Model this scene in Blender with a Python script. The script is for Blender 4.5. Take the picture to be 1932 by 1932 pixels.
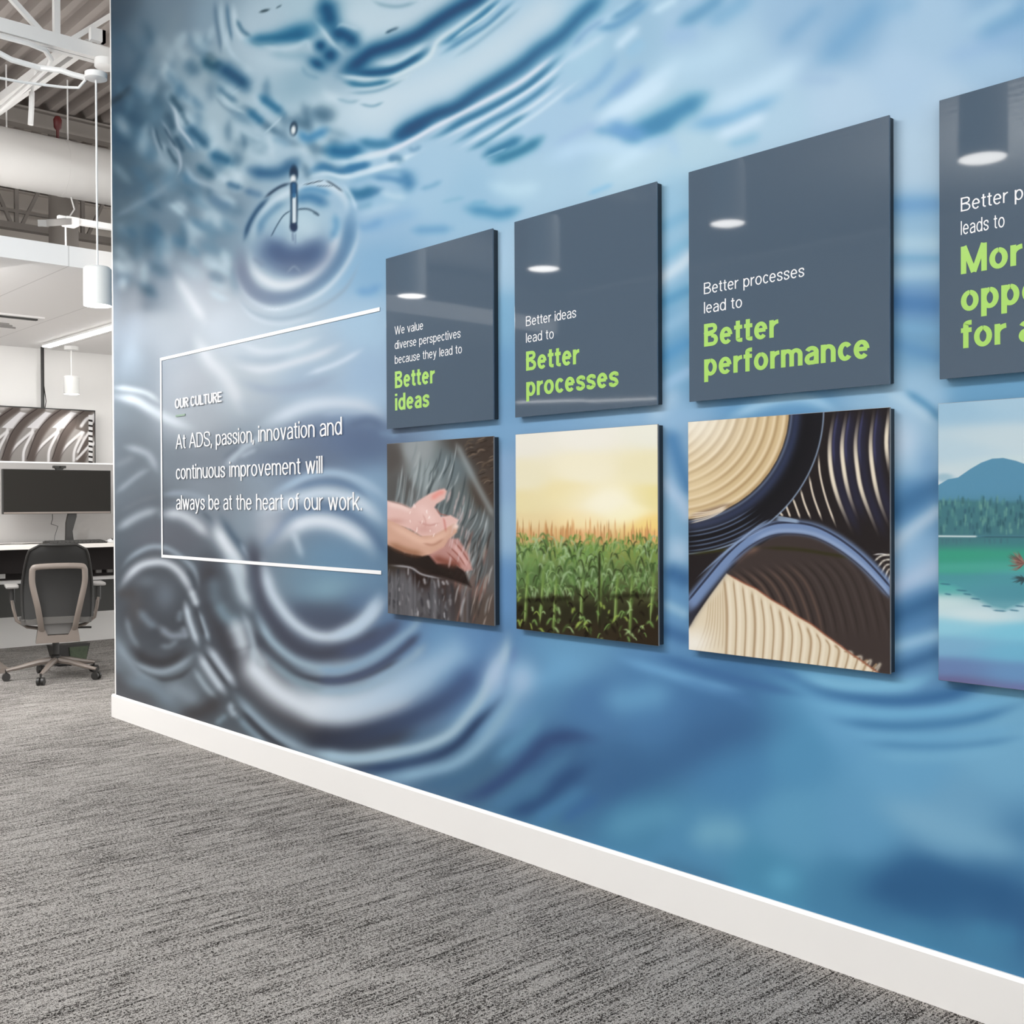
import bpy, bmesh, math, random
import numpy as np
from mathutils import Vector, Matrix

for o in list(bpy.data.objects): bpy.data.objects.remove(o, do_unlink=True)
SC = bpy.context.scene
COL = SC.collection

# ---------------------------------------------------------------- camera, sky, lights, exposure
cam = bpy.data.cameras.new('camera'); cam.lens = 38.676; cam.sensor_width = 36; cam.clip_end = 200
CAM = bpy.data.objects.new('camera', cam); COL.objects.link(CAM)
CAM.matrix_world = Matrix(((0.671033, -0.003129, 0.741421, 0.0), (0.741413, 0.008957, -0.670989, -2.709), (-0.004541, 0.999955, 0.008331, 1.3), (0, 0, 0, 1)))
SC.camera = CAM
W = bpy.data.worlds.new('daylight'); SC.world = W; W.use_nodes = True
W.node_tree.nodes['Background'].inputs[0].default_value = (1.0, 0.985, 0.96, 1); W.node_tree.nodes['Background'].inputs[1].default_value = 2.0

def area_lamp(name, loc, aim, size, size_y, power, col=(1, 0.985, 0.965)):
    d = bpy.data.lights.new(name, 'AREA'); d.shape = 'RECTANGLE'; d.size = size; d.size_y = size_y; d.energy = power; d.color = col
    o = bpy.data.objects.new(name, d); COL.objects.link(o); o.location = loc
    o.rotation_euler = (Vector(aim) - Vector(loc)).to_track_quat('-Z', 'Y').to_euler(); return o
area_lamp('hall_fill', (-5.5, -4.0, 4.47), (-5.6, -0.6, -1.5), 3.0, .9, 170)  # unseen area lights added overhead to light the mural wall evenly
area_lamp('hall_fill', (-3.0, -4.0, 4.47), (-2.9, -0.6, -1.5), 2.4, .9, 85)
area_lamp('hall_fill', (-0.4, -4.0, 4.47), (-0.6, -0.6, -1.5), 2.4, .9, 55)
area_lamp('deck_fill', (-8.2, -1.2, 3.0), (-8.6, 0.6, 4.6), 2.4, 1.2, 7)  # unseen upward light added to brighten the duct and deck
area_lamp('desk_fill', (-7.7, -0.9, 2.70), (-8.0, -0.1, 0.0), 2.0, 1.6, 88)  # unseen light added below the lower ceiling to brighten floor and back wall
area_lamp('soffit_fill', (-8.6, -2.3, 1.75), (-8.7, -0.6, 2.75), 2.0, .8, 25)  # unseen light added to brighten the underside of the lower ceiling
def add_fill_spot(loc, aim, power, angle):  # spots added only for their light, without a fixture
    d = bpy.data.lights.new('fill_spot', 'SPOT'); d.energy = power; d.spot_size = angle; d.spot_blend = 1; d.shadow_soft_size = .2; d.color = (.84, .95, 1)
    o = bpy.data.objects.new('fill_spot', d); COL.objects.link(o); o.location = loc; o.rotation_euler = (Vector(aim) - Vector(loc)).to_track_quat('-Z', 'Y').to_euler()
add_fill_spot((-3.4, -7.0, 2.6), (-3.7, -7.0, 4.57), 2600, 2.1)  # added to brighten the deck that the end board mirrors
add_fill_spot((-2.0, -4.4, 4.4), (-6.76, -0.5, 2.8), 420, .55)  # added to brighten the front edge of the lower ceiling
SC.view_settings.view_transform = 'Standard'; SC.view_settings.look = 'None'
SC.view_settings.exposure = 0.27; SC.view_settings.gamma = 1.0; SC.view_settings.use_curve_mapping = False
SC.cycles.max_bounces = 8; SC.cycles.diffuse_bounces = 4; SC.cycles.glossy_bounces = 4
SC.cycles.use_denoising = True; SC.cycles.caustics_reflective = False; SC.cycles.caustics_refractive = False
SC.cycles.sample_clamp_indirect = 8

# ---------------------------------------------------------------- helpers
def s2l(c): return tuple((v / 255 / 12.92) if v / 255 <= .04045 else ((v / 255 + .055) / 1.055) ** 2.4 for v in c)
def mat(name, col, rough=.5, metal=0., emit=0., spec=.5, bump=0., bscale=60., vary=0., coat=0.):
    m = bpy.data.materials.new(name); m.use_nodes = True; nt = m.node_tree; b = nt.nodes['Principled BSDF']
    b.inputs['Base Color'].default_value = (*col, 1); b.inputs['Roughness'].default_value = rough; b.inputs['Metallic'].default_value = metal
    b.inputs['Specular IOR Level'].default_value = spec; b.inputs['Coat Weight'].default_value = coat
    if emit: b.inputs['Emission Color'].default_value = (*col, 1); b.inputs['Emission Strength'].default_value = emit
    if bump or vary:
        tc = nt.nodes.new('ShaderNodeTexCoord'); n = nt.nodes.new('ShaderNodeTexNoise'); n.inputs['Scale'].default_value = bscale; n.inputs['Detail'].default_value = 4
        nt.links.new(tc.outputs['Object'], n.inputs['Vector'])
        if bump:
            bp = nt.nodes.new('ShaderNodeBump'); bp.inputs['Strength'].default_value = bump; bp.inputs['Distance'].default_value = .01
            nt.links.new(n.outputs['Fac'], bp.inputs['Height']); nt.links.new(bp.outputs['Normal'], b.inputs['Normal'])
        if vary:
            mx = nt.nodes.new('ShaderNodeMix'); mx.data_type = 'RGBA'
            mx.inputs[6].default_value = (*[c * (1 - vary) for c in col], 1); mx.inputs[7].default_value = (*[min(1, c * (1 + vary)) for c in col], 1)
            nt.links.new(n.outputs['Fac'], mx.inputs[0]); nt.links.new(mx.outputs[2], b.inputs['Base Color'])
    return m
def print_mat(name, rough, spec=.5, emit=0.):
    m = bpy.data.materials.new(name); m.use_nodes = True; nt = m.node_tree; b = nt.nodes['Principled BSDF']
    a = nt.nodes.new('ShaderNodeAttribute'); a.attribute_name = 'print'; nt.links.new(a.outputs['Color'], b.inputs['Base Color'])
    b.inputs['Roughness'].default_value = rough; b.inputs['Specular IOR Level'].default_value = spec
    if emit: nt.links.new(a.outputs['Color'], b.inputs['Emission Color']); b.inputs['Emission Strength'].default_value = emit
    return m
def link(o, parent=None):
    COL.objects.link(o)
    if parent is not None: o.parent = parent; o.matrix_parent_inverse = parent.matrix_basis.inverted()
    return o
def tag(o, label=None, cat=None, group=None, kind=None):
    if label: o['label'] = label
    if cat: o['category'] = cat
    if group: o['group'] = group
    if kind: o['kind'] = kind
    return o
def thing(name, loc, label, cat, group=None, rz=0):
    o = bpy.data.objects.new(name, None); o.empty_display_size = .1; COL.objects.link(o); o.location = loc; o.rotation_euler = (0, 0, rz)
    bpy.context.view_layer.update(); return tag(o, label, cat, group)
class MB:
    """collects boxes, bars, tubes and turned shapes into ONE mesh (coordinates are world coordinates or the parent's own when local=True)"""
    def __init__(s): s.b = bmesh.new()
    def box(s, x0, x1, y0, y1, z0, z1, bev=0):
        r = bmesh.ops.create_cube(s.b, size=1, matrix=Matrix.Translation(((x0 + x1) / 2, (y0 + y1) / 2, (z0 + z1) / 2)) @ Matrix.Diagonal((abs(x1 - x0), abs(y1 - y0), abs(z1 - z0), 1)))
        if bev: bmesh.ops.bevel(s.b, geom=list({e for v in r['verts'] for e in v.link_edges}), offset=bev, segments=2, profile=.6, affect='EDGES')
        return s
    def tube(s, pts, r, n=10, rx=None, caps=True):
        """sweep a round (or flat: rx across, r thick) section along points"""
        P = [Vector(p) for p in pts]; rings = []; up = None
        for i, p in enumerate(P):
            t = (P[min(i + 1, len(P) - 1)] - P[max(i - 1, 0)]).normalized()
            if up is None: up = Vector((0, 0, 1)) if abs(t.z) < .9 else Vector((1, 0, 0))
            a = t.cross(up)
            if a.length < 1e-4: a = t.cross(Vector((0, 1, 0)))
            a.normalize(); b2 = a.cross(t).normalized(); up = b2
            rr = r[i] if isinstance(r, (list, tuple)) else r; ra = rx if rx else rr
            rings.append([s.b.verts.new(p + a * ra * math.cos(2 * math.pi * k / n) + b2 * rr * math.sin(2 * math.pi * k / n)) for k in range(n)])
        for A, B in zip(rings, rings[1:]):
            for k in range(n): s.b.faces.new((A[k], A[(k + 1) % n], B[(k + 1) % n], B[k]))
        if caps: s.b.faces.new(rings[0][::-1]); s.b.faces.new(rings[-1])
        return s
    def bar(s, p, q, w, h):
        """square-edged bar from p to q, w wide (horizontally), h high"""
        p, q = Vector(p), Vector(q); t = (q - p).normalized(); a = t.cross(Vector((0, 0, 1)))
        if a.length < 1e-4: a = Vector((1, 0, 0))
        a.normalize(); b2 = a.cross(t).normalized(); vs = []
        for c in (p, q): vs.append([s.b.verts.new(c + a * w / 2 * i + b2 * h / 2 * j) for i, j in ((-1, -1), (1, -1), (1, 1), (-1, 1))])
        for k in range(4): s.b.faces.new((vs[0][k], vs[0][(k + 1) % 4], vs[1][(k + 1) % 4], vs[1][k]))
        s.b.faces.new(vs[0][::-1]); s.b.faces.new(vs[1]); return s
    def lathe(s, c, prof, n=32):
        """turned about a vertical axis through c; prof = [(radius, z)]"""
        rings = [[s.b.verts.new((c[0] + r * math.cos(2 * math.pi * k / n), c[1] + r * math.sin(2 * math.pi * k / n), c[2] + z)) for k in range(n)] for r, z in prof]
        for A, B in zip(rings, rings[1:]):
            for k in range(n): s.b.faces.new((A[k], A[(k + 1) % n], B[(k + 1) % n], B[k]))
        s.b.faces.new(rings[0][::-1]); s.b.faces.new(rings[-1]); return s
    def prism(s, pts, axis, a, b):
        """outline pts swept from a to b along axis 'x', 'y' or 'z'"""
        f = {'x': lambda u, v, w: (w, u, v), 'y': lambda u, v, w: (u, w, v), 'z': lambda u, v, w: (u, v, w)}[axis]
        A = [s.b.verts.new(f(u, v, a)) for u, v in pts]; B = [s.b.verts.new(f(u, v, b)) for u, v in pts]; n = len(pts)
        for k in range(n): s.b.faces.new((A[k], A[(k + 1) % n], B[(k + 1) % n], B[k]))
        s.b.faces.new(A[::-1]); s.b.faces.new(B); return s
    def build(s, name, m, parent=None, smooth=False, local=False):
        bmesh.ops.recalc_face_normals(s.b, faces=s.b.faces)
        me = bpy.data.meshes.new(name)
        if parent is not None and not local: s.b.transform(parent.matrix_world.inverted())
        s.b.to_mesh(me); s.b.free(); me.materials.append(m)
        if smooth:
            for p in me.polygons: p.use_smooth = True
            if hasattr(me, 'set_sharp_from_angle'): me.set_sharp_from_angle(angle=.7)
        o = bpy.data.objects.new(name, me); COL.objects.link(o)
        if parent is not None: o.parent = parent
        return o
def copy_tree(o, parent=None):
    c = o.copy(); COL.objects.link(c); c.parent = parent
    for ch in list(o.children): copy_tree(ch, c)
    return c

# ---------------------------------------------------------------- materials
M = {
 'white_wall': mat('white_wall_paint', (.80, .79, .775), .6, bump=.04, bscale=220),
 'trim': mat('white_satin_trim', (.83, .82, .81), .35),
 'soffit': mat('white_ceiling_panel', (.80, .785, .775), .8),
 'steel': mat('white_painted_steel', (.78, .775, .765), .5, vary=.05, bscale=6),
 'dark_steel': mat('brown_grey_steel', (.27, .245, .225), .6, vary=.15, bscale=4),  # brown-grey steel with slight random variation
 'deck': mat('corrugated_deck_paint', (.40, .36, .335), .65, vary=.12, bscale=3),
 'far_wall': mat('beige_block_wall', (.62, .575, .53), .8, vary=.06, bscale=2),
 'duct': mat('white_duct_paint', (.60, .59, .575), .5, vary=.03, bscale=3),
 'slate': mat('slate_grey_acrylic', s2l((78, 94, 111)), .04, spec=.5),
 'board_edge': mat('acrylic_board_edge', (.16, .17, .18), .3),
 'backer': mat('dark_board_core', (.012, .022, .034), .6),
 'seat_pan': mat('mid_grey_plastic', (.16, .155, .15), .5),
 'vinyl_white': mat('white_vinyl', (.80, .82, .85), .4),
 'lime': mat('lime_green_vinyl', s2l((162, 210, 100)), .4),
 'white_letter': mat('white_raised_letter', (.84, .85, .87), .4),
 'sage': mat('sage_green_vinyl', s2l((112, 142, 122)), .4),
 'lamp_white': mat('white_pendant_enamel', (.72, .725, .71), .4),
 'lamp_grey': mat('light_grey_pendant_enamel', (.62, .63, .63), .4),
 'lens': mat('glowing_lens', (1, .97, .93), .5, emit=14),
 'tube_lens': mat('glowing_diffuser', (1, .985, .96), .5, emit=12),
 'tube_lens_dim': mat('soft_glowing_diffuser', (1, .985, .96), .5, emit=13),
 'plastic': mat('charcoal_plastic', (.016, .015, .014), .45),
 'black': mat('black_plastic', (.01, .009, .008), .35),
 'screen_off': mat('unlit_screen', (.016, .0145, .0125), .5, spec=.15),
 'fabric': mat('black_mesh_fabric', (.015, .0145, .014), .7, bump=.2, bscale=900),
 'seat_fabric': mat('grey_seat_fabric', (.10, .095, .09), .85, bump=.2, bscale=700),
 'taupe': mat('taupe_plastic', (.185, .155, .135), .35),
 'grey_pad': mat('grey_arm_pad', (.28, .27, .26), .5),
 'desk_top': mat('pale_laminate', (.74, .70, .66), .45),
 'screen_fabric': mat('pale_grey_panel_fabric', (.34, .328, .318), .85, bump=.15, bscale=500),
 'dark_panel': mat('charcoal_panel', (.045, .045, .042), .7),
 'void_panel': mat('black_brown_panel', (.012, .008, .008), .8),
 'red': mat('dark_red_paint', (.10, .012, .012), .5),
 'green': mat('dull_green_cloth', (.045, .06, .036), .8, vary=.6, bscale=40),
 'key': mat('dark_grey_keys', (.05, .048, .045), .5),
 'mouse': mat('silver_mouse', (.55, .55, .55), .35),
 'mural': print_mat('printed_wall_mural', .45, .2),
 'photo': print_mat('printed_photo_board', .18, .25),
 'tv': print_mat('lit_screen_picture', .6, .1, .05),
}
# carpet: loop pile with woven streaks running across the room (along Y)
def carpet():
    m = bpy.data.materials.new('streaked_loop_carpet'); m.use_nodes = True; nt = m.node_tree; N = nt.nodes; L = nt.links; b = N['Principled BSDF']
    b.inputs['Roughness'].default_value = .95; b.inputs['Specular IOR Level'].default_value = .1
    tc = N.new('ShaderNodeTexCoord')
    def noise(sc, scale, det=3, rough=.6, dist=0.):
        mp = N.new('ShaderNodeMapping'); mp.inputs['Scale'].default_value = sc; L.new(tc.outputs['Object'], mp.inputs['Vector'])
        n = N.new('ShaderNodeTexNoise'); n.inputs['Scale'].default_value = scale; n.inputs['Detail'].default_value = det; n.inputs['Roughness'].default_value = rough; n.inputs['Distortion'].default_value = dist
        L.new(mp.outputs['Vector'], n.inputs['Vector']); return n.outputs['Fac']
    def math_(op, a, c, d=None):
        n = N.new('ShaderNodeMath'); n.operation = op
        for i, v in enumerate((a, c, d)):
            if v is None: continue
            if isinstance(v, (int, float)): n.inputs[i].default_value = v
            else: L.new(v, n.inputs[i])
        return n.outputs[0]
    streak = noise((110, 2.2, 1), 1, 3, .65); thin = noise((240, 6, 1), 1, 2, .6); loop = noise((1, .75, 1), 210, 2, .7, 1.2); patch = noise((1.2, .8, 1), 1.1, 2, .5); mid = noise((30, 5, 1), 1, 2, .5)
    s = math_('MULTIPLY_ADD', streak, .40, math_('MULTIPLY_ADD', thin, .26, math_('MULTIPLY_ADD', loop, 1.0, math_('MULTIPLY_ADD', mid, .18, math_('MULTIPLY', patch, .11)))))
    r = N.new('ShaderNodeValToRGB'); e = r.color_ramp.elements
    e[0].position = .66; e[0].color = (.005, .0042, .0038, 1); e[1].position = 1.27; e[1].color = (.52, .495, .47, 1)
    x = e.new(.92); x.color = (.036, .0315, .029, 1); x = e.new(1.0); x.color = (.080, .072, .067, 1)
    d = math_('MULTIPLY', s, .0); s2 = math_('SUBTRACT', s, 0.0)
    mp = N.new('ShaderNodeMapRange'); mp.inputs['From Min'].default_value = .64; mp.inputs['From Max'].default_value = 1.30; L.new(s2, mp.inputs['Value'])
    e[0].position = .2; e[-1].position = .88; e[1].position = .455; e[2].position = .57
    L.new(mp.outputs[0], r.inputs['Fac']); L.new(r.outputs['Color'], b.inputs['Base Color'])
    bp = N.new('ShaderNodeBump'); bp.inputs['Strength'].default_value = .5; bp.inputs['Distance'].default_value = .006; L.new(s, bp.inputs['Height']); L.new(bp.outputs['Normal'], b.inputs['Normal'])
    return m
M['carpet'] = carpet()
# ---------------------------------------------------------------- print painter
# A print is a set of sample points (x, y as pixels of the image) with one colour each.
class Print:
    def __init__(s, x, y, base=(128, 128, 128)):
        s.x = x.astype(np.float32); s.y = y.astype(np.float32)
        s.c = np.empty((len(x), 3), np.float32); s.c[:] = np.array(base, np.float32) / 255
        s.fr(0, 0, 1)
    def fr(s, ox, oy, k): s.ox, s.oy, s.k = ox, oy, float(k)
    def _p(s, pts):
        a = np.array(pts, np.float32).reshape(-1, 2) / s.k
        a[:, 0] += s.ox; a[:, 1] += s.oy
        return a
    def wash(s, pts, sig, ax=1.):
        X = np.array([p[0] for p in pts], np.float32); Y = np.array([p[1] for p in pts], np.float32)
        Cc = np.array([p[2] for p in pts], np.float32) / 255
        for a in range(0, len(s.x), 40000):
            b = slice(a, a + 40000)
            d = ((ax * (s.x[b, None] - X)) ** 2 + (s.y[b, None] - Y) ** 2)
            w = 1 / (d + sig * sig) ** 2.5
            s.c[b] = (w @ Cc) / w.sum(1, keepdims=True)
    def _mix(s, i, a, col):
        a = a[:, None]; s.c[i] = s.c[i] * (1 - a) + np.array(col, np.float32) / 255 * a
    def stroke(s, pts, w, col, al=1., taper=.25, p=2., col2=None, tw=.35):
        a = s._p(pts); sg = w / s.k / 1.6
        if len(a) > 2:
            q = np.vstack([2 * a[0] - a[1], a, 2 * a[-1] - a[-2]]); o = []
            for i in range(1, len(q) - 2):
                t = np.linspace(0, 1, 7)[:-1, None]
                o.append(.5 * (2 * q[i] + (q[i + 1] - q[i - 1]) * t + (2 * q[i - 1] - 5 * q[i] + 4 * q[i + 1] - q[i + 2]) * t * t + (3 * q[i] - q[i - 1] - 3 * q[i + 1] + q[i + 2]) * t ** 3))
            a = np.vstack(o + [a[-1:]])
        r = sg * (2.4 if p <= 2 else 1.3)
        i = np.where((s.x > a[:, 0].min() - r) & (s.x < a[:, 0].max() + r) & (s.y > a[:, 1].min() - r) & (s.y < a[:, 1].max() + r))[0]
        if not len(i): return
        x = s.x[i]; y = s.y[i]
        L = np.r_[0, np.cumsum(np.hypot(*(a[1:] - a[:-1]).T))]; T = max(L[-1], 1e-6)
        best = np.full(len(i), 1e9, np.float32); bt = np.zeros(len(i), np.float32)
        for k in range(len(a) - 1):
            dx, dy = a[k + 1] - a[k]; l2 = dx * dx + dy * dy + 1e-9
            t = np.clip(((x - a[k, 0]) * dx + (y - a[k, 1]) * dy) / l2, 0, 1)
            d = (x - a[k, 0] - t * dx) ** 2 + (y - a[k, 1] - t * dy) ** 2
            m = d < best; best[m] = d[m]; bt[m] = (L[k] + t[m] * (L[k + 1] - L[k])) / T
        al_ = bt * T                                                  # distance run along the stroke, past its ends too
        t0 = a[1] - a[0]; t0 = t0 / (np.hypot(*t0) + 1e-9); t1 = a[-1] - a[-2]; t1 = t1 / (np.hypot(*t1) + 1e-9)
        o0 = -((x - a[0, 0]) * t0[0] + (y - a[0, 1]) * t0[1]); o1 = (x - a[-1, 0]) * t1[0] + (y - a[-1, 1]) * t1[1]
        m0 = (bt <= 0) & (o0 > 0); m1 = (bt >= 1) & (o1 > 0)
        best[m0] = np.maximum(best[m0] - o0[m0] ** 2, 0); best[m1] = np.maximum(best[m1] - o1[m1] ** 2, 0)
        al_[m0] = -o0[m0]; al_[m1] = T + o1[m1]
        if taper > 0:
            ov = 1.2 * sg; ln = max(taper * T + ov, 1.8 * sg)
            e = np.clip(np.minimum(al_ + ov, T + ov - al_) / ln, 0, 1); f = e * e * (3 - 2 * e)
            ww = sg * (1 - tw + tw * f); A = al * f * np.exp(-(np.sqrt(best) / ww) ** p)
        else:
            ov = np.maximum(np.maximum(-al_, al_ - T), 0); A = al * np.exp(-(np.sqrt(best + ov * ov) / sg) ** p)
        if col2 is None: s._mix(i, A, col)
        else:
            cc = (np.array(col, np.float32) * (1 - bt[:, None]) + np.array(col2, np.float32) * bt[:, None]) / 255
            s.c[i] = s.c[i] * (1 - A[:, None]) + cc * A[:, None]
    def blob(s, x, y, rx, ry, col, al=1., rot=0, p=2.):
        (cx, cy), = s._p([(x, y)]); rx /= s.k; ry /= s.k; r = max(rx, ry) * 2.2
        i = np.where((abs(s.x - cx) < r) & (abs(s.y - cy) < r))[0]
        if not len(i): return
        c, sn = math.cos(math.radians(rot)), math.sin(math.radians(rot))
        dx = s.x[i] - cx; dy = s.y[i] - cy
        d = np.hypot((dx * c + dy * sn) / rx, (-dx * sn + dy * c) / ry)
        s._mix(i, al * np.exp(-d ** p * .8), col)
    def poly(s, pts, col, al=1., soft=1.):
        a = s._p(pts)
        i = np.where((s.x > a[:, 0].min() - 3) & (s.x < a[:, 0].max() + 3) & (s.y > a[:, 1].min() - 3) & (s.y < a[:, 1].max() + 3))[0]
        if not len(i): return
        x = s.x[i]; y = s.y[i]; ins = np.zeros(len(i), bool); best = np.full(len(i), 1e9, np.float32)
        for k in range(len(a)):
            (x0, y0), (x1, y1) = a[k], a[(k + 1) % len(a)]
            c = ((y0 > y) != (y1 > y)); 
            with np.errstate(divide='ignore', invalid='ignore'):
                ins ^= c & (x < (x1 - x0) * (y - y0) / (y1 - y0 + 1e-12) + x0)
            dx, dy = x1 - x0, y1 - y0; t = np.clip(((x - x0) * dx + (y - y0) * dy) / (dx * dx + dy * dy + 1e-9), 0, 1)
            best = np.minimum(best, (x - x0 - t * dx) ** 2 + (y - y0 - t * dy) ** 2)
        d = np.sqrt(best) * np.where(ins, 1, -1)
        s._mix(i, al * np.clip(d / soft + .5, 0, 1), col)
    def linear(s):
        c = np.clip(s.c, 0, 1)
        return np.where(c <= .04045, c / 12.92, ((c + .055) / 1.055) ** 2.4)
def paint_mural(P):  # greyed left end has glare haze painted into the ink
    D = (0, 78, 124); L = (182, 203, 216)
    P.wash([(215,20,(70,92,110)),(300,60,(105,130,148)),(235,150,(58,88,112)),(330,20,(112,134,152)),(400,30,(128,155,174)),(480,60,(160,184,200)),(530,110,(165,188,203)),(600,20,(155,184,200)),(700,60,(172,196,210)),(760,40,(168,192,208)),(640,130,(140,170,190)),(560,150,(130,165,185)),(370,140,(135,160,175)),(300,200,(80,110,130)),(235,240,(45,82,108)),(300,290,(90,115,132)),(225,330,(62,92,112)),(240,420,(80,105,122)),(310,440,(98,122,140)),(230,480,(88,106,120)),(400,210,(152,176,190)),(450,270,(155,180,195)),(520,250,(155,182,200)),(600,220,(168,192,206)),(700,200,(170,194,210)),(350,380,(105,130,148)),(420,430,(112,137,157)),(300,510,(128,143,158)),(230,540,(104,120,136)),(250,590,(108,122,138)),(310,600,(128,142,156)),(380,560,(155,166,180)),(430,620,(166,180,195)),(340,660,(140,153,167)),(250,690,(104,118,132)),(480,650,(165,182,198)),(560,640,(160,182,200)),(620,680,(150,174,196)),(690,620,(150,182,208)),(700,500,(125,168,202)),(690,420,(140,176,206)),(700,300,(150,185,210)),(800,200,(155,188,212)),(900,100,(150,188,212)),(1000,50,(142,182,210)),(1100,60,(150,190,215)),(1200,60,(140,180,208)),(1300,50,(150,186,214)),(1400,100,(155,190,216)),(1500,60,(140,178,210)),(1600,60,(130,172,207)),(1750,50,(152,187,216)),(1900,30,(130,172,208)),(1850,120,(150,186,216)),(1700,150,(160,192,220)),(1600,200,(165,195,220)),(1450,220,(160,194,218)),(1300,250,(162,196,216)),(1200,300,(165,198,218)),(1000,330,(155,190,214)),(900,380,(142,182,210)),(800,330,(150,186,212)),(1050,250,(150,186,214)),(1720,300,(168,197,220)),(1720,420,(140,182,213)),(1800,200,(165,195,220)),(1720,560,(120,165,206)),(1720,640,(115,165,203)),(1270,400,(140,185,214)),(1270,520,(135,182,214)),(1270,640,(115,168,206)),(950,500,(158,192,218)),(950,600,(125,175,210)),(950,700,(115,165,206)),(950,800,(120,165,205)),(950,900,(140,175,212)),(950,1000,(150,185,216)),(950,1100,(105,150,198)),
    (230,760,(98,110,121)),(230,850,(88,99,110)),(250,900,(86,97,108)),(280,960,(84,93,104)),(240,1010,(78,88,98)),(360,720,(155,164,176)),(450,720,(162,176,189)),(600,720,(142,166,191)),(690,700,(142,172,202)),(360,800,(150,160,171)),(330,870,(100,112,124)),(400,900,(118,130,143)),(480,860,(130,148,165)),(600,860,(98,115,140)),(690,830,(88,110,142)),(690,770,(155,185,212)),(620,920,(105,128,155)),(700,920,(125,158,188)),(230,1080,(78,86,95)),(300,1160,(75,80,88)),(420,1120,(88,100,112)),(520,1080,(110,128,145)),(620,1100,(108,142,168)),(700,1060,(100,132,162)),(240,1250,(105,116,126)),(320,1300,(100,110,120)),(260,1310,(84,86,92)),(420,1350,(88,96,105)),(480,1250,(80,86,96)),(620,1180,(85,95,115)),(760,1220,(95,130,170)),(850,1230,(105,150,190)),(760,1280,(140,168,195)),(900,1230,(90,130,175)),(640,1300,(140,158,175)),(640,1420,(85,100,115)),(780,1450,(85,115,145)),(900,1480,(80,118,150)),(950,1330,(110,155,195)),(1000,1300,(90,140,182)),(1080,1240,(105,158,198)),(1120,1330,(82,128,175)),(1050,1430,(72,112,155)),(1150,1470,(72,115,160)),(1000,1520,(80,130,165)),(1200,1540,(82,142,180)),(1240,1330,(82,130,178)),(1350,1350,(76,122,170)),(1400,1440,(82,140,185)),(1300,1600,(88,148,188)),(1500,1420,(88,150,192)),(1600,1340,(105,165,207)),(1700,1450,(105,165,205)),(1900,1400,(115,172,208)),(1500,1560,(98,160,198)),(1620,1560,(100,160,200)),(1800,1560,(112,166,202)),(1900,1640,(85,138,180)),(1750,1680,(62,112,158)),(1900,1720,(65,112,158)),(1850,1800,(80,140,180)),(1600,1680,(78,138,178)),(1450,1660,(82,148,185)),(1700,1780,(80,140,180)),(1270,850,(140,180,215)),(1270,1000,(130,175,210)),(1270,1150,(105,155,200)),(1725,750,(150,190,220)),(1725,850,(150,190,220)),(1725,950,(95,148,195)),(1725,1050,(140,182,218)),(1725,1150,(90,140,188)),(1725,1240,(100,150,195)),(1850,740,(110,165,205)),(1450,760,(105,160,205)),(2100,300,(160,193,220)),(2100,900,(120,170,208)),(2100,1500,(105,158,198)),(2100,50,(140,180,212))], 45)
    S, B = P.stroke, P.blob
    rnd = random.Random(3)                                          # small crossing wavelets
    for k in range(260):
        x = rnd.uniform(225, 640); y = rnd.uniform(60, 560)
        if 445 < x and y > 330 or x > 480 and y < 170: continue
        a = math.atan2(y + 150, x - 760) + math.pi / 2 + (.9 if k % 3 == 0 else 0) ; l = rnd.uniform(10, 30); dx, dy = math.cos(a) * l, math.sin(a) * l
        c = rnd.choice([(56, 98, 126), (70, 116, 146), (172, 196, 210), (184, 204, 216), (96, 134, 158)]); q = .5 + .5 * min(1, max(0, (x - 225) / 150))
        P.fr(0, 0, 1); S([(x - dx, y - dy), (x + rnd.uniform(-3, 3), y + rnd.uniform(-3, 3)), (x + dx, y + dy)], rnd.uniform(12, 24), tuple(v * (.72 + .28 * q) for v in c), rnd.uniform(.35, .7), .4)
    # upper left: broken wavelets
    P.fr(200, 0, 3.22)
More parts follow.
